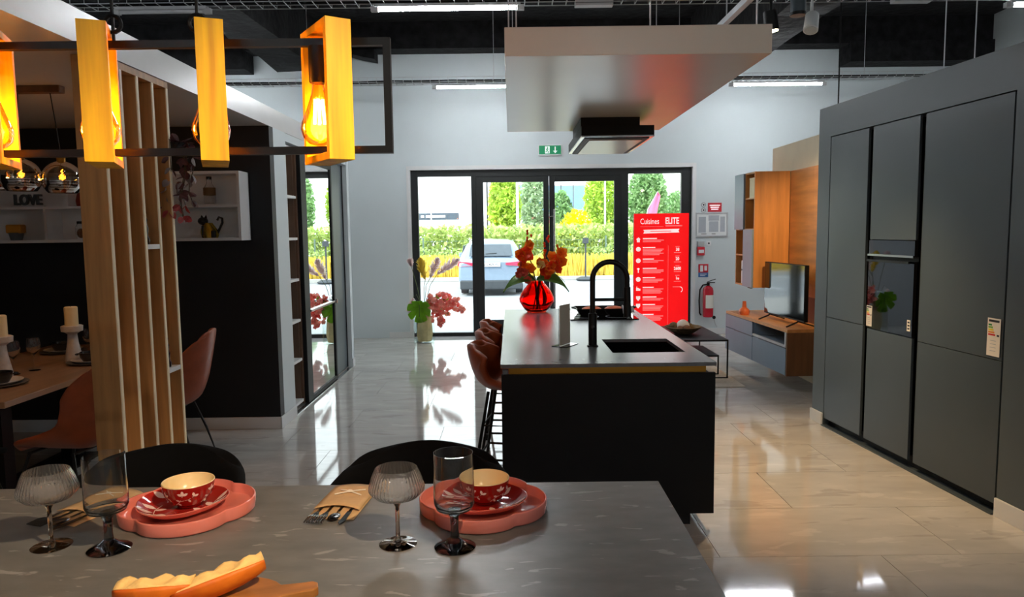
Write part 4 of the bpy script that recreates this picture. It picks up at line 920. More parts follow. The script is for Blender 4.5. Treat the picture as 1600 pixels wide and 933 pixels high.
for dz, s_ in ((.52, '38'), (.655, '20'), (.795, '2600'), (.935, '1e')):
    btxt(s_, .06, .235, bt-dz, 'number', bold=.002, sx=.85)
    MB().bx(.205, .265, -.006, -.004, bt-dz+.038, bt-dz+.046).bx(.185, .285, -.006, -.004, bt-dz-.048, bt-dz-.04).build('text_line', 'banner_pink', t)
MB().bx(.17, .28, -.006, -.004, bt-1.065, bt-1.055).build('text_line', 'banner_pink', t)
MB().tube(arc((.27, -.005, bt-1.10), .04, -PI/3, PI/2.2, 8), .005, 5).build('curved_arrow', 'banner_white', t)
# wall signs
YW = YB-.001
t = thing('plan_frame', 'silver framed evacuation plan on the wall right of the banner', 'picture frame', (3.062, YW, 1.684))
MB().bx(-.245, .245, -.02, 0, .165, .185).bx(-.245, .245, -.02, 0, -.185, -.165).bx(-.245, -.225, -.02, 0, -.165, .165).bx(.225, .245, -.02, 0, -.165, .165).build('frame', 'light_grey_plastic', t, bevel=.003)
MB().bx(-.225, .225, -.008, -.002, -.165, .165).build('sheet', 'sign_white', t)
MB().bx(-.20, -.09, -.01, -.008, -.12, .12).bx(-.05, .11, -.01, -.008, .06, .14).bx(-.04, .10, -.01, -.008, -.11, .05).bx(.13, .2, -.01, -.008, -.11, .12).build('plan_drawing', 'paper_grey', t)
MB().bx(-.16, -.08, -.011, -.009, -.145, -.137).bx(.0, .06, -.011, -.009, -.145, -.137).build('caption', 'ink_ink', t)
t = thing('red_notice', 'small red notice above the framed plan', 'sign', (3.105, YW, 1.946))
MB().bx(-.105, .105, -.006, 0, -.068, .068).build('plate', 'sign_red', t)
for z, a in ((.03, .08), (0, .065), (-.03, .055)): MB().bx(-a, a, -.008, -.006, z-.008, z+.008).build('text_line', 'banner_white', t)
for z, l_ in ((1.985, 'upper'), (1.905, 'lower')):
    t = thing('round_sign', '%s of two small round white pictograms left of the red notice' % l_, 'sign', (2.935, YW, z))
    MB().tube([(0, 0, 0), (0, -.006, 0)], .036, 20).build('disc', 'sign_white', t)
    MB().tube(arc((0, -.007, 0), .032, 0, 2*PI*.97, 20), .003, 5, closed=True).bx(-.012, .012, -.009, -.006, -.012, .012).build('pictogram', 'ink_ink', t)
t = thing('call_point', 'red fire alarm call point with a grey flap on the wall', 'alarm', (2.897, YW, 1.282))
MB().bx(-.054, .054, -.05, 0, -.065, .065).build('body', 'sign_red', t, bevel=.006)
MB().bx(-.04, .04, -.053, -.05, -.028, .022).build('press_panel', 'sign_white', t)
MB().bx(-.05, .05, -.045, 0, .07, .15).build('cover', 'light_grey_plastic', t, bevel=.005)
t = thing('light_switch', 'tiny white switch with a black dot beside the call point', 'switch', (3.02, YW, 1.40))
MB().bx(-.035, .035, -.01, 0, -.035, .035).build('plate', 'sign_white', t); MB().tube([(0, -.01, 0), (0, -.016, 0)], .014, 12).build('rocker', 'ink_ink', t)
t = thing('extinguisher_sign', 'red and blue fire extinguisher sign above the extinguisher', 'sign', (2.944, YW, .983))
MB().bx(-.075, .075, -.005, 0, -.03, .1).build('red_field', 'sign_red', t); MB().bx(-.075, .075, -.005, 0, -.1, -.032).build('blue_field', 'sign_blue', t)
MB().bx(-.05, -.005, -.008, -.005, -.015, .08).bx(.015, .055, -.008, -.005, .0, .075).build('pictogram', 'sign_white', t)
MB().bx(-.05, .05, -.008, -.005, -.06, -.05).bx(-.05, .03, -.008, -.005, -.08, -.072).build('text_line', 'sign_white', t)
t = thing('fire_extinguisher', 'red fire extinguisher with black hose hanging on the wall', 'extinguisher', (2.995, YW-.1, .277))
MB().lathe([(0, 0), (.065, 0), (.078, .012), (.08, .03), (.08, .40), (.07, .445), (.035, .475), (.025, .48), (0, .48)], 22).build('cylinder', 'extinguisher_red', t, smooth=True)
MB().cyl((0, 0, .48), (0, 0, .52), .022).build('valve', 'black_metal', t, smooth=True)
MB().bx(-.02, .1, -.012, .012, .52, .532).obox((.05, 0, .56), (.13, .02, .01), Matrix.Rotation(R(-18), 4, 'Y')).build('lever', 'black_metal', t)
MB().tube([(-.02, 0, .50), (-.08, 0, .49), (-.125, 0, .42), (-.135, 0, .25), (-.125, 0, .06), (-.105, 0, .03)], .012, 8).build('hose', 'black_metal', t, smooth=True)
MB().grid(lambda u, v: (.0812*math.cos(-PI*.5+(u-.35)*2.0), .0812*math.sin(-PI*.5+(u-.35)*2.0), .14+.2*v), 10, 3).build('label', 'label_paper', t, smooth=True)
MB().bx(-.05, .05, .075, .1, .2, .3).build('bracket', 'black_metal', t)
t = thing('wall_socket', 'black round socket low on the wall right of the extinguisher', 'socket', (3.115, YW, .258))
MB().tube([(0, 0, 0), (0, -.02, 0)], .026, 16).build('plate', 'black_matt', t, smooth=True)
MB().tube([(0, -.012, -.02), (.02, -.01, -.1), (.05, -.01, -.15)], .004, 5).build('cable', 'light_grey_plastic', t)

# tall glass vase with pink flowers by the entrance
PX, PY = -1.30, 10.62
t = thing('glass_floor_vase', 'tall clear square glass floor vase left of the entrance door', 'vase', (PX, PY, 0))
fl = MB()
for (a, b, c_, d) in ((-.14, -.132, -.14, .14), (.132, .14, -.14, .14), (-.132, .132, -.14, -.132), (-.132, .132, .132, .14)): fl.bx(a, b, c_, d, .02, .62)
fl.bx(-.14, .14, -.14, .14, 0, .02); fl.build('glass', 'pane', t)
q = thing('moss_filling', 'beige wrapped stems inside the tall glass vase', 'filling', (PX, PY, .02))
MB().lathe([(0, 0), (.10, 0), (.115, .1), (.10, .35), (.08, .5), (0, .5)], 12, rad=lambda a, z: 1+.08*math.sin(5*a+z*20)).build('bundle', 'gravel', q, smooth=True)
def plume(label, pts, wdt, mat):
    t = thing('pampas_plume', label, 'plume', (PX, PY, .5))
    MB().tube(pts, .004, 5).build('stem', 'stem_green', t)
    a, b = Vector(pts[-2]), Vector(pts[-1]); mb = MB()
    for k in range(300):
        u = random.random(); p = a.lerp(b, u); r_ = wdt*math.sin(PI*(.1+.85*u)); d = (b-a).normalized()*1.2+Vector((random.uniform(-1, 1), random.uniform(-1, 1), random.uniform(-.6, .4)))
        leaf_add(mb, p, d, r_*2.3, .009, seg=2)
    mb.build('feathers', mat, t)
plume('pink pampas plume standing upright at the left of the glass vase', [(-.03, 0, 0), (-.1, 0, .35), (-.17, 0, .62), (-.19, 0, .72)], .035, 'petal_plume')
plume('pink pampas plume leaning far right above the coral flowers', [(.0, 0, 0), (.1, 0, .35), (.2, 0, .5), (.52, 0, .72)], .06, 'petal_plume')
plume('pink pampas plume in the middle of the glass vase', [(.0, 0, 0), (.04, 0, .35), (.1, 0, .45), (.22, 0, .74)], .05, 'petal_plume')
plume('pink pampas plume hanging down at the left of the monstera leaf', [(-.02, -.06, .05), (-.1, -.08, .22), (-.14, -.1, .18), (-.2, -.1, -.02)], .05, 'petal_plume')
plume('yellowish grass plume behind the pink plumes', [(-.0, .05, 0), (.0, .05, .3), (.02, .05, .42), (-.05, .05, .74)], .05, 'grass_yellow')
t = thing('coral_blossoms', 'bunch of coral red blossoms spilling right from the glass vase', 'flower', (PX, PY, .5))
br = MB(); parts = []
for (bx_, bz, n, sp2) in ((.12, .12, 12, .10), (.22, .10, 14, .12), (.33, .14, 12, .10), (.44, .10, 9, .06), (.50, .02, 7, .05), (.28, -.03, 10, .09), (.19, .0, 9, .08), (.26, -.15, 7, .04), (.24, -.23, 5, .03), (.36, .04, 8, .07)):
    br.tube([(0, 0, .0), (bx_*.4, -.05, .16), (bx_, -.08, bz)], .004, 5)
    for k in range(int(n*2)):
        mb = MB(); p = (bx_+random.gauss(0, sp2*.6), -.08+random.gauss(0, .05), bz+random.gauss(0, sp2*.6))
        bloom(mb, p, random.uniform(.034, .048), (random.uniform(-1, 1), -1, random.uniform(-.5, 1)), 5, .4)
        mb.build('blossom', random.choice(['petal_coral', 'petal_coral', 'petal_rose', 'petal_blush']), t)
br.build('branch', 'stem', t)
lv = MB()
for k in range(16): leaf_add(lv, (random.uniform(.05, .4), -.05, random.uniform(-.05, .15)), (random.uniform(-1, 1), -.5, random.uniform(-1, .6)), .09, .02)
lv.build('foliage', 'leaf_lime', t)
t = thing('monstera_leaf', 'green split monstera leaf hanging at the front of the glass vase', 'leaf', (PX, PY, .5))
def monstera(cx, cz, s_, tilt):
    mb = MB(); N = 128; rim = []
    for k in range(N):
        a = 2*PI*k/N; r_ = s_*(1-.32*math.cos(a-PI/2)**3 * (math.sin(a) > 0))*(.95+.1*math.cos(a)**2)
        cut = 1-.72*(max(0, math.sin(a*8+.4))**5)*(abs(math.cos(a)) > .2); rim.append((cx+r_*cut*math.cos(a), -.17-.05*math.sin(a)-.04*abs(math.cos(a)), cz+r_*cut*math.sin(a)*1.25))
    mb.add([(cx, -.17, cz+s_*.6)]+rim, [(0, k+1, (k+1) % N+1) for k in range(N)]); return mb
monstera(-.05, .0, .165, 0).build('blade', 'leaf_lime', t, smooth=True, solid=.002)
MB().tube([(-.0, 0, .02), (-.02, -.1, .12), (-.05, -.168, .07), (-.05, -.172, -.1)], .005, 6).build('stalk', 'stem_green', t)

# ---------------------------------------------------------------- lights and trays under the black ceiling
def tray(name, label, x0, x1, y, z, step, group):
    t = thing(name, label, 'cable tray', (0, y, z), 0)
    ln = MB()
    for yy, zz in ((-.1, .06), (-.1, 0), (0, 0), (.1, 0), (.1, .06)): ln.cyl((x0, yy, zz), (x1, yy, zz), .004, .004, 5)
    ln.build('long_wire', 'galv', t)
    me = None; k = 0; x = x0
    while x < x1:
        if me is None: o = MB().tube([(0, -.1, .065), (0, -.1, 0), (0, .1, 0), (0, .1, .065)], .0035, 5).build('cross_wire', 'galv', t); me = o.data
        else: o = bpy.data.objects.new('cross_wire', me); C.objects.link(o); o.parent = t
        o.location = (x, 0, 0); x += step
    cb = MB()
    for q in range(3): cb.tube([(x0+i*(x1-x0)/30, -.06+.05*q+random.uniform(-.01, .01), .014+random.uniform(0, .012)) for i in range(31)], .008, 5)
    cb.build('cable', 'black_matt', t)
    for x in [x0+.5+i*2.4 for i in range(int((x1-x0)/2.4)+1)]: MB().cyl((x, 0, -.02), (x, 0, ZC-z-.02), .004, .004, 5).build('suspension_rod', 'galv', t)
    return t
tray('cable_tray', 'nearer wire cable tray running across the top of the picture', -5.5, 5.5, 6.15, 3.50, .115, None)
tray('cable_tray', 'farther wire cable tray running in front of the back wall', -5.5, 6.4, 9.6, 3.545, .115, None)
def tube_light(x, y, z, lit, label, group=None, L=1.2):
    t = thing('tube_light', label, 'lamp', (x, y, z), 0, group)
    MB().bx(-L/2, L/2, -.035, .035, .012, .035).build('housing', 'light_grey_plastic', t)
    MB().tube([(-L/2+.03, 0, 0), (L/2-.03, 0, 0)], .017, 12).build('tube', 'tube_lit' if lit else 'light_grey_plastic', t, smooth=True)
    for s_ in (-1, 1): MB().bx(s_*L/2-.03, s_*L/2+.03, -.022, .022, -.02, .02).build('end_cap', 'light_grey_plastic', t)
    return t
tl = tube_light(-.50, 6.15, 3.458, True, 'lit tube lamp under the nearer tray, top centre, left of the ceiling raft')
dup(tl, (4.72, 6.15, 3.43), None, 'lit tube lamp under the nearer tray at the top right picture corner')
dup(tl, (-.37, 9.6, 3.495), None, 'lit tube lamp on the farther tray, left of the ceiling raft')
dup(tl, (3.48, 9.6, 3.48), None, 'lit tube lamp on the farther tray, right of the ceiling raft')
dup(tl, (-4.25, 9.6, 3.49), None, 'lit tube lamp on the farther tray at the far left above the wardrobe')
dup(tl, (-5.6, 6.15, 3.45), None, 'lit tube lamp on the nearer tray, left beyond the picture')
for x, y, lab in ((-5.2, 2.7, 'added unseen tube lamp above the left end of the stone table row'), (-1.7, -.8, 'added unseen tube lamp above and behind the camera, left'), (4.6, -.8, 'added unseen tube lamp above and behind the camera, right'), (1.4, -4.2, 'added unseen tube lamp by the front wall behind the camera')):
    dup(tl, (x, y, 3.48), None, lab)  # unseen lamps, added to light the room from out of view
tube_light(-2.85, 6.15, 3.46, False, 'unlit pale tube lamp under the nearer tray at the upper left', None, .75)
t = thing('driver_box', 'grey rectangular driver box fixed to the nearer cable tray', 'box', (.70, 6.12, 3.45)); MB().bx(-.155, .155, -.04, .04, 0, .045).build('case', 'light_grey_plastic', t, bevel=.004)
MB().bx(-.155, .155, -.041, -.04, .02, .024).build('seam', 'black_matt', t)
t = thing('driver_box', 'grey driver box on the nearer cable tray at the upper right', 'box', (3.3, 6.12, 3.45)); MB().bx(-.155, .155, -.04, .04, 0, .045).build('case', 'light_grey_plastic', t, bevel=.004)
MB().bx(-.155, .155, -.041, -.04, .02, .024).build('seam', 'black_matt', t)
t = thing('lighting_track', 'grey metal strut running diagonally above the right aisle', 'rail', (0, 0, 0))
MB().bx(1.50, 1.54, 2.2, 5.6, 3.05, 3.09).build('rail', 'galv', t)
for y in (2.6, 5.2): MB().cyl((1.52, y, 3.09), (1.52, y, ZC), .005, .005, 6).build('suspension_rod', 'galv', t)
def spot(x, y, z, aim, lit, label, matl, power=0):
    t = thing('spotlight', label, 'spotlight', (x, y, z))
    d = (Vector(aim)-Vector((x, y, z))).normalized()
    MB().cyl((0, 0, .02), (0, 0, .13), .010).cyl((0, 0, .13), (0, 0, ZC-z-.01), .006).build('bracket', matl, t)
    MB().cyl(-d*.06, d*.06, .042, .046, 18).build('head', matl, t, smooth=True)
    MB().cyl(d*.0605, d*.064, .038, .038, 18).build('lens', 'spot_lit' if lit else 'light_grey_plastic', t)
    if power:
        l = bpy.data.objects.new('spot_beam', bpy.data.lights.new('spot_beam', 'SPOT')); C.objects.link(l); l.parent = t
        l.location = d*.09; l.rotation_euler = d.to_track_quat('-Z', 'Y').to_euler(); l.data.energy = power; l.data.color = (1, .68, .36); l.data.spot_size = R(75); l.data.spot_blend = .9; l.data.shadow_soft_size = .04
spot(1.66, 4.72, 2.93, (2.05, 4.75, 0), True, 'lit black spotlight beside the right corner of the ceiling raft', 'black_metal', SPOT_POWER)
spot(1.95, 4.8, 2.94, (1.6, 4.2, 1.6), False, 'white spotlight turned away at the top right', 'white_paint')
spot(2.86, 6.42, 2.5, (3.12, 7.6, 1.5), True, 'added black spotlight hidden by the cabinets, washing the oak wall behind the television', 'black_metal', SPOT_POWER*.45)  # added lamp, kept out of sight, gives the television wall its glow
spot(.75, .55, 2.95, (-1.15, 2.05, .75), True, 'black spotlight over the camera aimed at the left place setting', 'black_metal', 0)
l = bpy.data.objects.new('spot_beam', bpy.data.lights.new('spot_beam', 'SPOT')); C.objects.link(l); l.parent = bpy.data.objects['spotlight.003']
d_ = (Vector((-1.15, 2.05, .75))-Vector((.75, .55, 2.95))).normalized(); l.location = d_*.09; l.rotation_euler = d_.to_track_quat('-Z', 'Y').to_euler()
l.data.energy = 210; l.data.color = (1, .76, .50); l.data.spot_size = R(46); l.data.spot_blend = .9; l.data.shadow_soft_size = .03
for x, y, lab in ((3.05, 5.2, 'thin grey rod from the ceiling above the middle of the cabinet wall'), (3.2, 5.1, 'thin grey rod from the ceiling above the nearer half of the cabinet wall')):
    t = thing('hanging_rod', lab, 'rod', (x, y, 2.6)); MB().cyl((0, 0, -.01), (0, 0, ZC-2.61), .004, .004, 6).build('rod', 'galv', t); MB().cyl((0, 0, -.013), (0, 0, 0), .02, .02, 10).build('foot', 'galv', t)
t = thing('ceiling_duct', 'dark grey round duct stub hanging from the black ceiling', 'duct', (1.94, 5.0, 3.04)); MB().cyl((0, 0, 0), (0, 0, ZC-3.04-.01), .05, .05, 20).build('pipe', 'anthracite', t, smooth=True)
MB().lathe([(.05, 0), (.054, 0), (.054, .02), (.05, .02)], 20).build('collar', 'black_metal', t, smooth=True)

# ---------------------------------------------------------------- foreground: stone table and pendant of wooden frames
t = thing('stone_table', 'long dark grey stone topped dining table in the foreground', 'table', (0, 0, 0))
MB().bx(-3.0, .505, 1.28, 2.465, .728, .75).build('tabletop', 'table_stone', t, bevel=.0015)
for x in (-2.85, .3):
    for y in (1.45, 2.3): MB().bx(x-.035, x+.035, y-.035, y+.035, 0, .728).build('leg', 'black_metal', t)
MB().bx(-2.85, .3, 1.43, 1.47, .68, .728).bx(-2.85, .3, 1.85, 1.89, .68, .728).build('apron', 'black_metal', t)

LY = 1.81
t = thing('frame_pendant', 'long pendant lamp of black bars with yellow wooden frames around glowing bulbs', 'lamp', (0, LY, 0))
z0, z1 = 1.833, 2.091
MB().bx(-2.2, -.288, -.009, .009, z1-.009, z1+.009).build('bar', 'black_metal', t)
MB().bx(-2.2, -.288, -.009, .009, z0-.009, z0+.009).build('bar', 'black_metal', t)
MB().bx(-.306, -.288, -.009, .009, z0+.009, z1-.009).build('end_bar', 'black_metal', t)
MB().bx(-2.2, -2.182, -.009, .009, z0+.009, z1-.009).build('end_bar', 'black_metal', t)
for x in (-.96, -.755, -2.0): MB().cyl((x, 0, z1), (x, 0, ZC-.01), .004, .004, 6).tube(arc((x, 0, z1+.05), .02, 0, 2*PI*.95, 12), .005, 6, closed=True).build('suspension', 'black_metal', t)
for i, x in enumerate((-1.80, -1.53, -1.265, -1.0, -.728, -.447)):
    m_ = T(x, 0, 0) @ rotz(R(33) if i == 5 else R(22)); W, Dp, za, zb2, th = .031, .094, 1.803, 2.128, .018
    hx = .0
    wf = MB(m_).bx(-W, W, -Dp, -Dp+th, za, zb2).bx(-W, W, Dp-th, Dp, za, zb2).bx(-W, W, -Dp+th, Dp-th, zb2-th, zb2).bx(-W, W, -Dp+th, Dp-th, za, za+th)
    wf.build('wooden_frame', 'lamp_wood', t, bevel=.001)
    x -= .020 if i == 5 else .006
    MB().lathe([(0, 0), (.0215, 0), (.0215, -.085), (.019, -.088), (0, -.086)], 18, (x, 0, z1-.009)).build('socket', 'black_metal', t, smooth=True)
    MB().lathe([(.012, -.005), (.0145, -.02), (.020, -.045), (.033, -.082), (.0425, -.105), (.045, -.122), (.040, -.143), (.026, -.158), (0, -.165)], 22, (x, 0, z1-.085)).build('bulb', 'amber_glass', t, smooth=True)
    fm = MB()
    for q in range(4): fm.tube([(x+.009*math.cos(q*PI/2), .009*math.sin(q*PI/2), z1-.135), (x+.012*math.cos(q*PI/2+.3), .012*math.sin(q*PI/2+.3), z1-.195)], .004, 6)
    fm.build('filament', 'filament', t)
    l = bpy.data.objects.new('bulb_light', bpy.data.lights.new('bulb_light', 'POINT')); C.objects.link(l); l.location = (x, 0, z1-.20); l.parent = t
    l.data.energy = BULB_POWER; l.data.color = (1, .46, .10); l.data.shadow_soft_size = .025

# place settings
def tray_plate(loc, rz, label):
    t = thing('serving_tray', label, 'tray', loc, rz)
    lob = lambda a, z: .86+.15*abs(math.cos(2*(a+.35)))**.5
    MB().lathe([(0, 0), (.190, 0), (.198, .003), (.2, .008), (.201, .040), (.199, .043), (.196, .043), (.1945, .040), (.193, .013), (.190, .0095), (0, .0095)], 96, rad=lob).build('tray', 'pink_ceramic', t, smooth=True, angle=60); return t
def twig_print(surf, n, sc_, flip=1):
    # flat print laid on a surface function surf(u, v) -> (point)
    mb = MB()
    def stroke(pts, wd):
        for (a, b) in zip(pts, pts[1:]):
            du, dv = b[0]-a[0], b[1]-a[1]; L = math.hypot(du, dv) or 1; nu, nv = -dv/L*wd, du/L*wd
            mb.add([surf(a[0]-nu, a[1]-nv), surf(b[0]-nu, b[1]-nv), surf(b[0]+nu, b[1]+nv), surf(a[0]+nu, a[1]+nv)], [(0, 1, 2, 3)])
    def leafp(p, a, l):
        N = 6; up_ = []; lo = []
        for k in range(N+1):
            u = k/N; ww = l*.26*math.sin(PI*u)**.8
            c = (p[0]+math.cos(a)*l*u, p[1]+math.sin(a)*l*u); up_.append((c[0]-math.sin(a)*ww, c[1]+math.cos(a)*ww)); lo.append((c[0]+math.sin(a)*ww, c[1]-math.cos(a)*ww))
        for k in range(N): mb.add([surf(*lo[k]), surf(*lo[k+1]), surf(*up_[k+1]), surf(*up_[k])], [(0, 1, 2, 3)])
    return mb, stroke, leafp
def rp(px_, py_):  # helper for branch drawing
    return (px_, py_)
def plate(loc, rz, label):
    t = thing('dinner_plate', label, 'plate', loc, rz)
    sq = lambda a, z: .93+.09*abs(math.cos(1.5*a))**1.5
    prof = [(0, 0), (.08, 0), (.115, .012), (.138, .030), (.140, .033), (.137, .034), (.112, .017), (.085, .007), (0, .006)]
    MB().lathe(prof[:6], 54, rad=sq).build('underside', 'pink_ceramic', t, smooth=True)
    MB().lathe(prof[5:], 54, rad=sq).build('glaze', 'plate_red', t, smooth=True)
    def surf(u, v):   # polar to plate inner surface; u = x, v = y
        r_ = math.hypot(u, v); a = math.atan2(v, u); k = sq(a, 0); rr = r_/k
        if rr < .085: z = .0065
        elif rr < .112: z = .007+(rr-.085)/.027*.010
        else: z = .017+(rr-.112)/.025*.017
        return (u, v, z+.0012)
    mb, stroke, leafp = twig_print(surf, 1, 1)
    for a0 in (R(-20), R(100), R(205)):
        c, s_ = math.cos(a0), math.sin(a0)
        g = lambda r_, w_: (r_*c-w_*s_, r_*s_+w_*c)
        stroke([g(.035, -.06), g(.07, -.035), g(.09, 0), (g(.10, .04))], .0011)
        for k, (r_, w_, da, l) in enumerate(((.06, -.045, -.9, .046), (.085, -.015, -.5, .05), (.09, .005, .3, .05), (.098, .03, .9, .042), (.09, 0, 2.2, .04), (.07, -.035, 2.6, .034))): leafp(g(r_, w_), a0+da, l)
    mb.build('leaf_print', 'print_white', t)
    return t
def bowl(loc, rz, label):
    t = thing('soup_bowl', label, 'bowl', loc, rz)
    out = [(0, 0), (.036, 0), (.038, .006), (.058, .018), (.074, .045), (.08, .078)]
    inn = [(.08, .078), (.0785, .0805), (.076, .079), (.070, .047), (.054, .022), (.03, .012), (0, .011)]
    MB().lathe(out, 40).build('outer_glaze', 'red_ceramic', t, smooth=True); MB().lathe(inn, 40).build('inner_glaze', 'cream_ceramic', t, smooth=True)
    def surf(u, v):
        z = min(.077, max(.007, v)); r_ = None
        for (ra, za), (rb, zb_) in zip(out[2:], out[3:]):
            if za <= z <= zb_: r_ = ra+(rb-ra)*(z-za)/(zb_-za)
        r_ = (r_ or .05)+.0010; a = u/.07; return (r_*math.cos(a), r_*math.sin(a), z)
    mb, stroke, leafp = twig_print(surf, 1, 1)
    for k in range(5):
        u0 = k*.088
        stroke([(u0, .02), (u0+.02, .035), (u0+.03, .055)], .0008); stroke([(u0+.02, .035), (u0+.045, .04), (u0+.06, .05)], .0007)
        for (du, dv, a, l) in ((.03, .055, 1.6, .016), (.03, .055, .5, .016), (.03, .055, 2.7, .016), (.06, .05, .3, .014), (.06, .05, 1.7, .014), (.02, .035, 2.6, .014), (.01, .027, -.6, .013), (.045, .04, -1, .013)): leafp((u0+du, dv), a, l)
    mb.build('blossom_print', 'print_white', t)
    return t
tr = tray_plate((-.10, 2.225, .75), R(10), 'pink lobed tray of the right place setting')
p_ = plate((-.10, 2.235, .7595), R(-15), 'red plate with pale leaf print under the right bowl')
b_ = bowl((-.095, 2.25, .7665), 0, 'red bowl with cream inside on the right place setting')
dup(tr, (-1.035, 2.225, .75), R(35), 'pink lobed tray of the left place setting')
dup(p_, (-1.06, 2.235, .7595), R(25), 'red plate with pale leaf print under the left bowl')
dup(b_, (-1.045, 2.255, .7665), R(40), 'red bowl with cream inside on the left place setting')
def coupe(loc, label):
    t = thing('coupe_glass', label, 'glass', loc)
    flute = lambda a, z: 1+.013*math.cos(44*a)*(z > .135)
    MB().lathe([(0, .128), (.02, .129), (.058, .140), (.077, .158), (.078, .168), (.068, .200), (.058, .222), (.0565, .222), (.066, .199), (.0755, .168), (.0745, .160), (.056, .143), (.02, .132), (0, .131)], 176, rad=flute).build('bowl', 'ribbed_glass', t, smooth=True)
    MB().lathe([(0, .0005), (.052, .0005), (.053, .002), (.03, .006), (.010, .012), (.0062, .022), (.0058, .11), (.010, .118), (.010, .124), (.006, .128), (0, .128)], 32).build('stem', 'brown_glass', t, smooth=True)['label'] = 'brown tinted stem and foot'
    return t
c0 = coupe((-.331, 1.975, .75), 'ribbed coupe glass beside the right place setting')
dup(c0, (-1.322, 1.99, .75), None, 'ribbed coupe glass at the left beside the left place setting')
def goblet(loc, label):
    t = thing('goblet', label, 'glass', loc)
    MB().lathe([(0, .104), (.03, .105), (.050, .114), (.0565, .13), (.057, .15), (.055, .272), (.0535, .272), (.0552, .15), (.054, .131), (.047, .119), (.028, .112), (0, .111)], 40).build('cup', 'smoke_glass', t, smooth=True)
    MB().lathe([(0, .0005), (.056, .0005), (.058, .003), (.05, .008), (.026, .018), (.013, .03), (.011, .05), (.0125, .09), (.02, .101), (0, .104)], 36).build('stem', 'dark_glass', t, smooth=True)['label'] = 'dark smoked stem and foot'
    return t
g0 = goblet((-.168, 1.95, .75), 'tall smoked glass goblet in front of the right pink tray')
dup(g0, (-1.143, 1.965, .75), None, 'tall smoked glass goblet in front of the left pink tray')
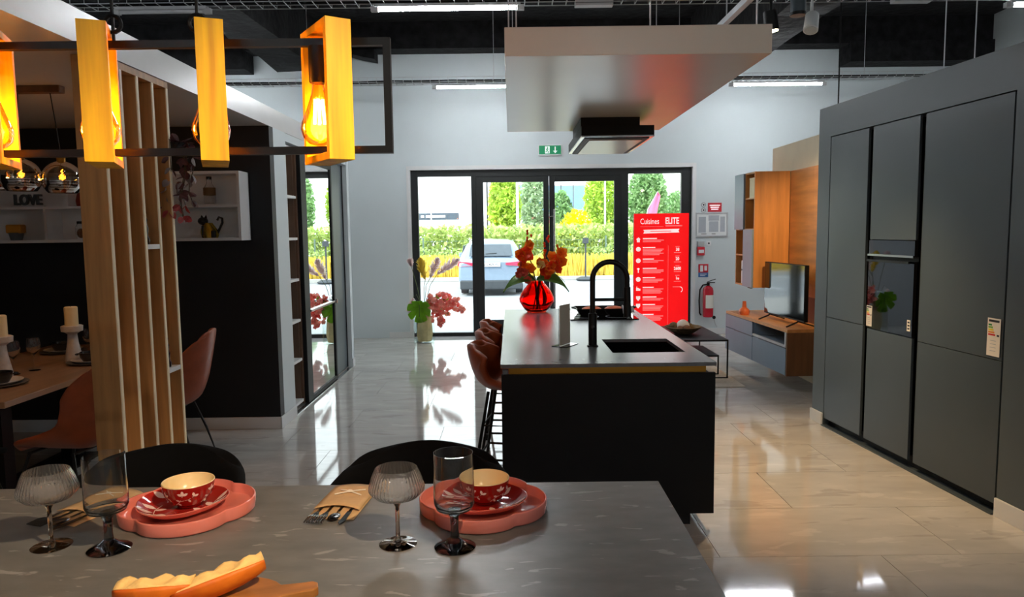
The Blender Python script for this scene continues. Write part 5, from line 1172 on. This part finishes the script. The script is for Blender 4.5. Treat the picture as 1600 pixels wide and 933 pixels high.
def pouch(loc, rz, which):
    t = thing('cutlery_pouch', 'brown kraft paper cutlery pouch with a white bow, ' + which, 'pouch', loc, rz)
    MB().grid(lambda u, v: (-.075+.15*u, -.14+.285*v, .002+.0065*math.sin(PI*u)*math.sin(PI*min(1, v*1.1))), 9, 9).build('back_sheet', 'kraft', t, smooth=True, solid=.0015)
    MB().grid(lambda u, v: (-.074+.148*u, -.065+.06*(abs(2*u-1)**2)*-.25+.205*v, .010+.0075*math.sin(PI*u)*(1-.6*v)), 9, 9).build('front_sheet', 'kraft', t, smooth=True, solid=.0015)
    MB().tube([(-.045, .03, .0165), (0, .05, .021), (.045, .08, .0165)], .0022, 5).tube([(-.04, .075, .0165), (0, .05, .022), (.045, .03, .0165)], .0022, 5).tube(arc((0, .05, .022), .008, 0, 6, 10, 'xy'), .002, 5).build('bow', 'string', t, smooth=True)
    def cut(dx, kind, lab, grp):
        q = thing(kind, lab, kind, (loc[0], loc[1], loc[2]), rz)
        z = .0085
        MB().grid(lambda u, v: (dx+(u-.5)*(.012-.004*v), -.10+.15*(1-v), z+.0), 3, 5).build('handle', 'cutlery_steel', q, solid=.003, smooth=True)
        if kind == 'spoon': MB().ball((dx, -.135, z), .022, 14, 8, (.85, 1.35, .22)).build('bowl', 'cutlery_steel', q, smooth=True)
        elif kind == 'knife': MB().add([(dx-.007, -.09, z), (dx+.007, -.09, z), (dx+.010, -.16, z), (dx+.002, -.195, z), (dx-.007, -.18, z)], [(0, 1, 2, 3, 4)]).build('blade', 'cutlery_steel', q, solid=.002)
        else:
            MB().add([(dx-.004, -.10, z), (dx+.004, -.10, z), (dx+.012, -.13, z), (dx-.012, -.13, z)], [(0, 1, 2, 3)]).build('neck', 'cutlery_steel', q, solid=.002)
            tn = MB()
            for k in range(4): tn.tube([(dx-.0108+.0072*k, -.13, z), (dx-.0126+.0084*k, -.15, z+.003), (dx-.0118+.0079*k, -.186, z+.001)], .0024, 6)
            tn.build('tines', 'cutlery_steel', q)
    cut(-.052, 'fork', 'outer steel fork in the kraft pouch, ' + which, 0); cut(-.022, 'fork', 'inner steel fork in the kraft pouch, ' + which, 0)
    cut(.012, 'spoon', 'steel spoon in the kraft pouch, ' + which, 0); cut(.047, 'knife', 'steel knife in the kraft pouch, ' + which, 0)
pouch((-.555, 2.295, .75), R(-6), 'between the two coupe glasses'); pouch((-1.36, 2.28, .75), R(-20), 'behind the left goblet')
# bread board
t = thing('bread_board', 'wooden serving board with a handle at the bottom edge of the picture', 'board', (-.735, 1.625, .75), R(17))
pts = [(.16*math.cos(a)*1.15, .115*math.sin(a)) for a in [2*PI*k/28+.26 for k in range(28)] if math.cos(a) < .93]
out = [(.165*1.1*math.cos(a), .12*math.sin(a)) for a in [R(14+i*332/30) for i in range(31)]]
MB().prism(out+[(.225, -.024), (.25, -.024), (.262, -.012), (.262, .012), (.25, .024), (.225, .024)], .0, .022).build('board', 'board_wood', t, bevel=.003)
def loaf(loc, rz, L, r_, label):
    t = thing('bread_piece', label, 'bread', loc, rz)
    # baguette half: round crust below, torn crumb face sloping up
    def fn(u, v):
        a = PI+PI*u*1.02; k = math.sin(PI*min(1, max(0, .12+v*.80)))**.5; w_ = 1+.05*math.sin(7*v*PI)
        return (L*(v-.5), r_*k*w_*math.cos(a)*1.0, r_*.78*k*math.sin(a)+r_*.80)
    MB().grid(fn, 14, 16).build('crust', 'bread_crust', t, smooth=True, solid=.004)
    def gn(u, v):
        k = math.sin(PI*min(1, max(0, .12+v*.80)))**.5
        return (L*(v-.5), r_*k*(2*u-1)*.96, r_*.80+.010*math.sin(9*u+3)*math.sin(13*v)+.018*(1-(2*u-1)**2))
    MB().grid(gn, 10, 16).build('crumb', 'bread_crumb', t, smooth=True, solid=.004)
    return t
l1 = loaf((-.695, 1.645, .7745), R(24), .21, .050, 'torn baguette piece on the right of the serving board')
l1.rotation_euler = (R(-26), R(-10), R(28)); l1.location.z = .779
l2 = loaf((-.835, 1.60, .7745), R(10), .17, .048, 'torn baguette piece on the left of the serving board')
l2.rotation_euler = (R(-26), 0, R(8)); l2.location.z = .778
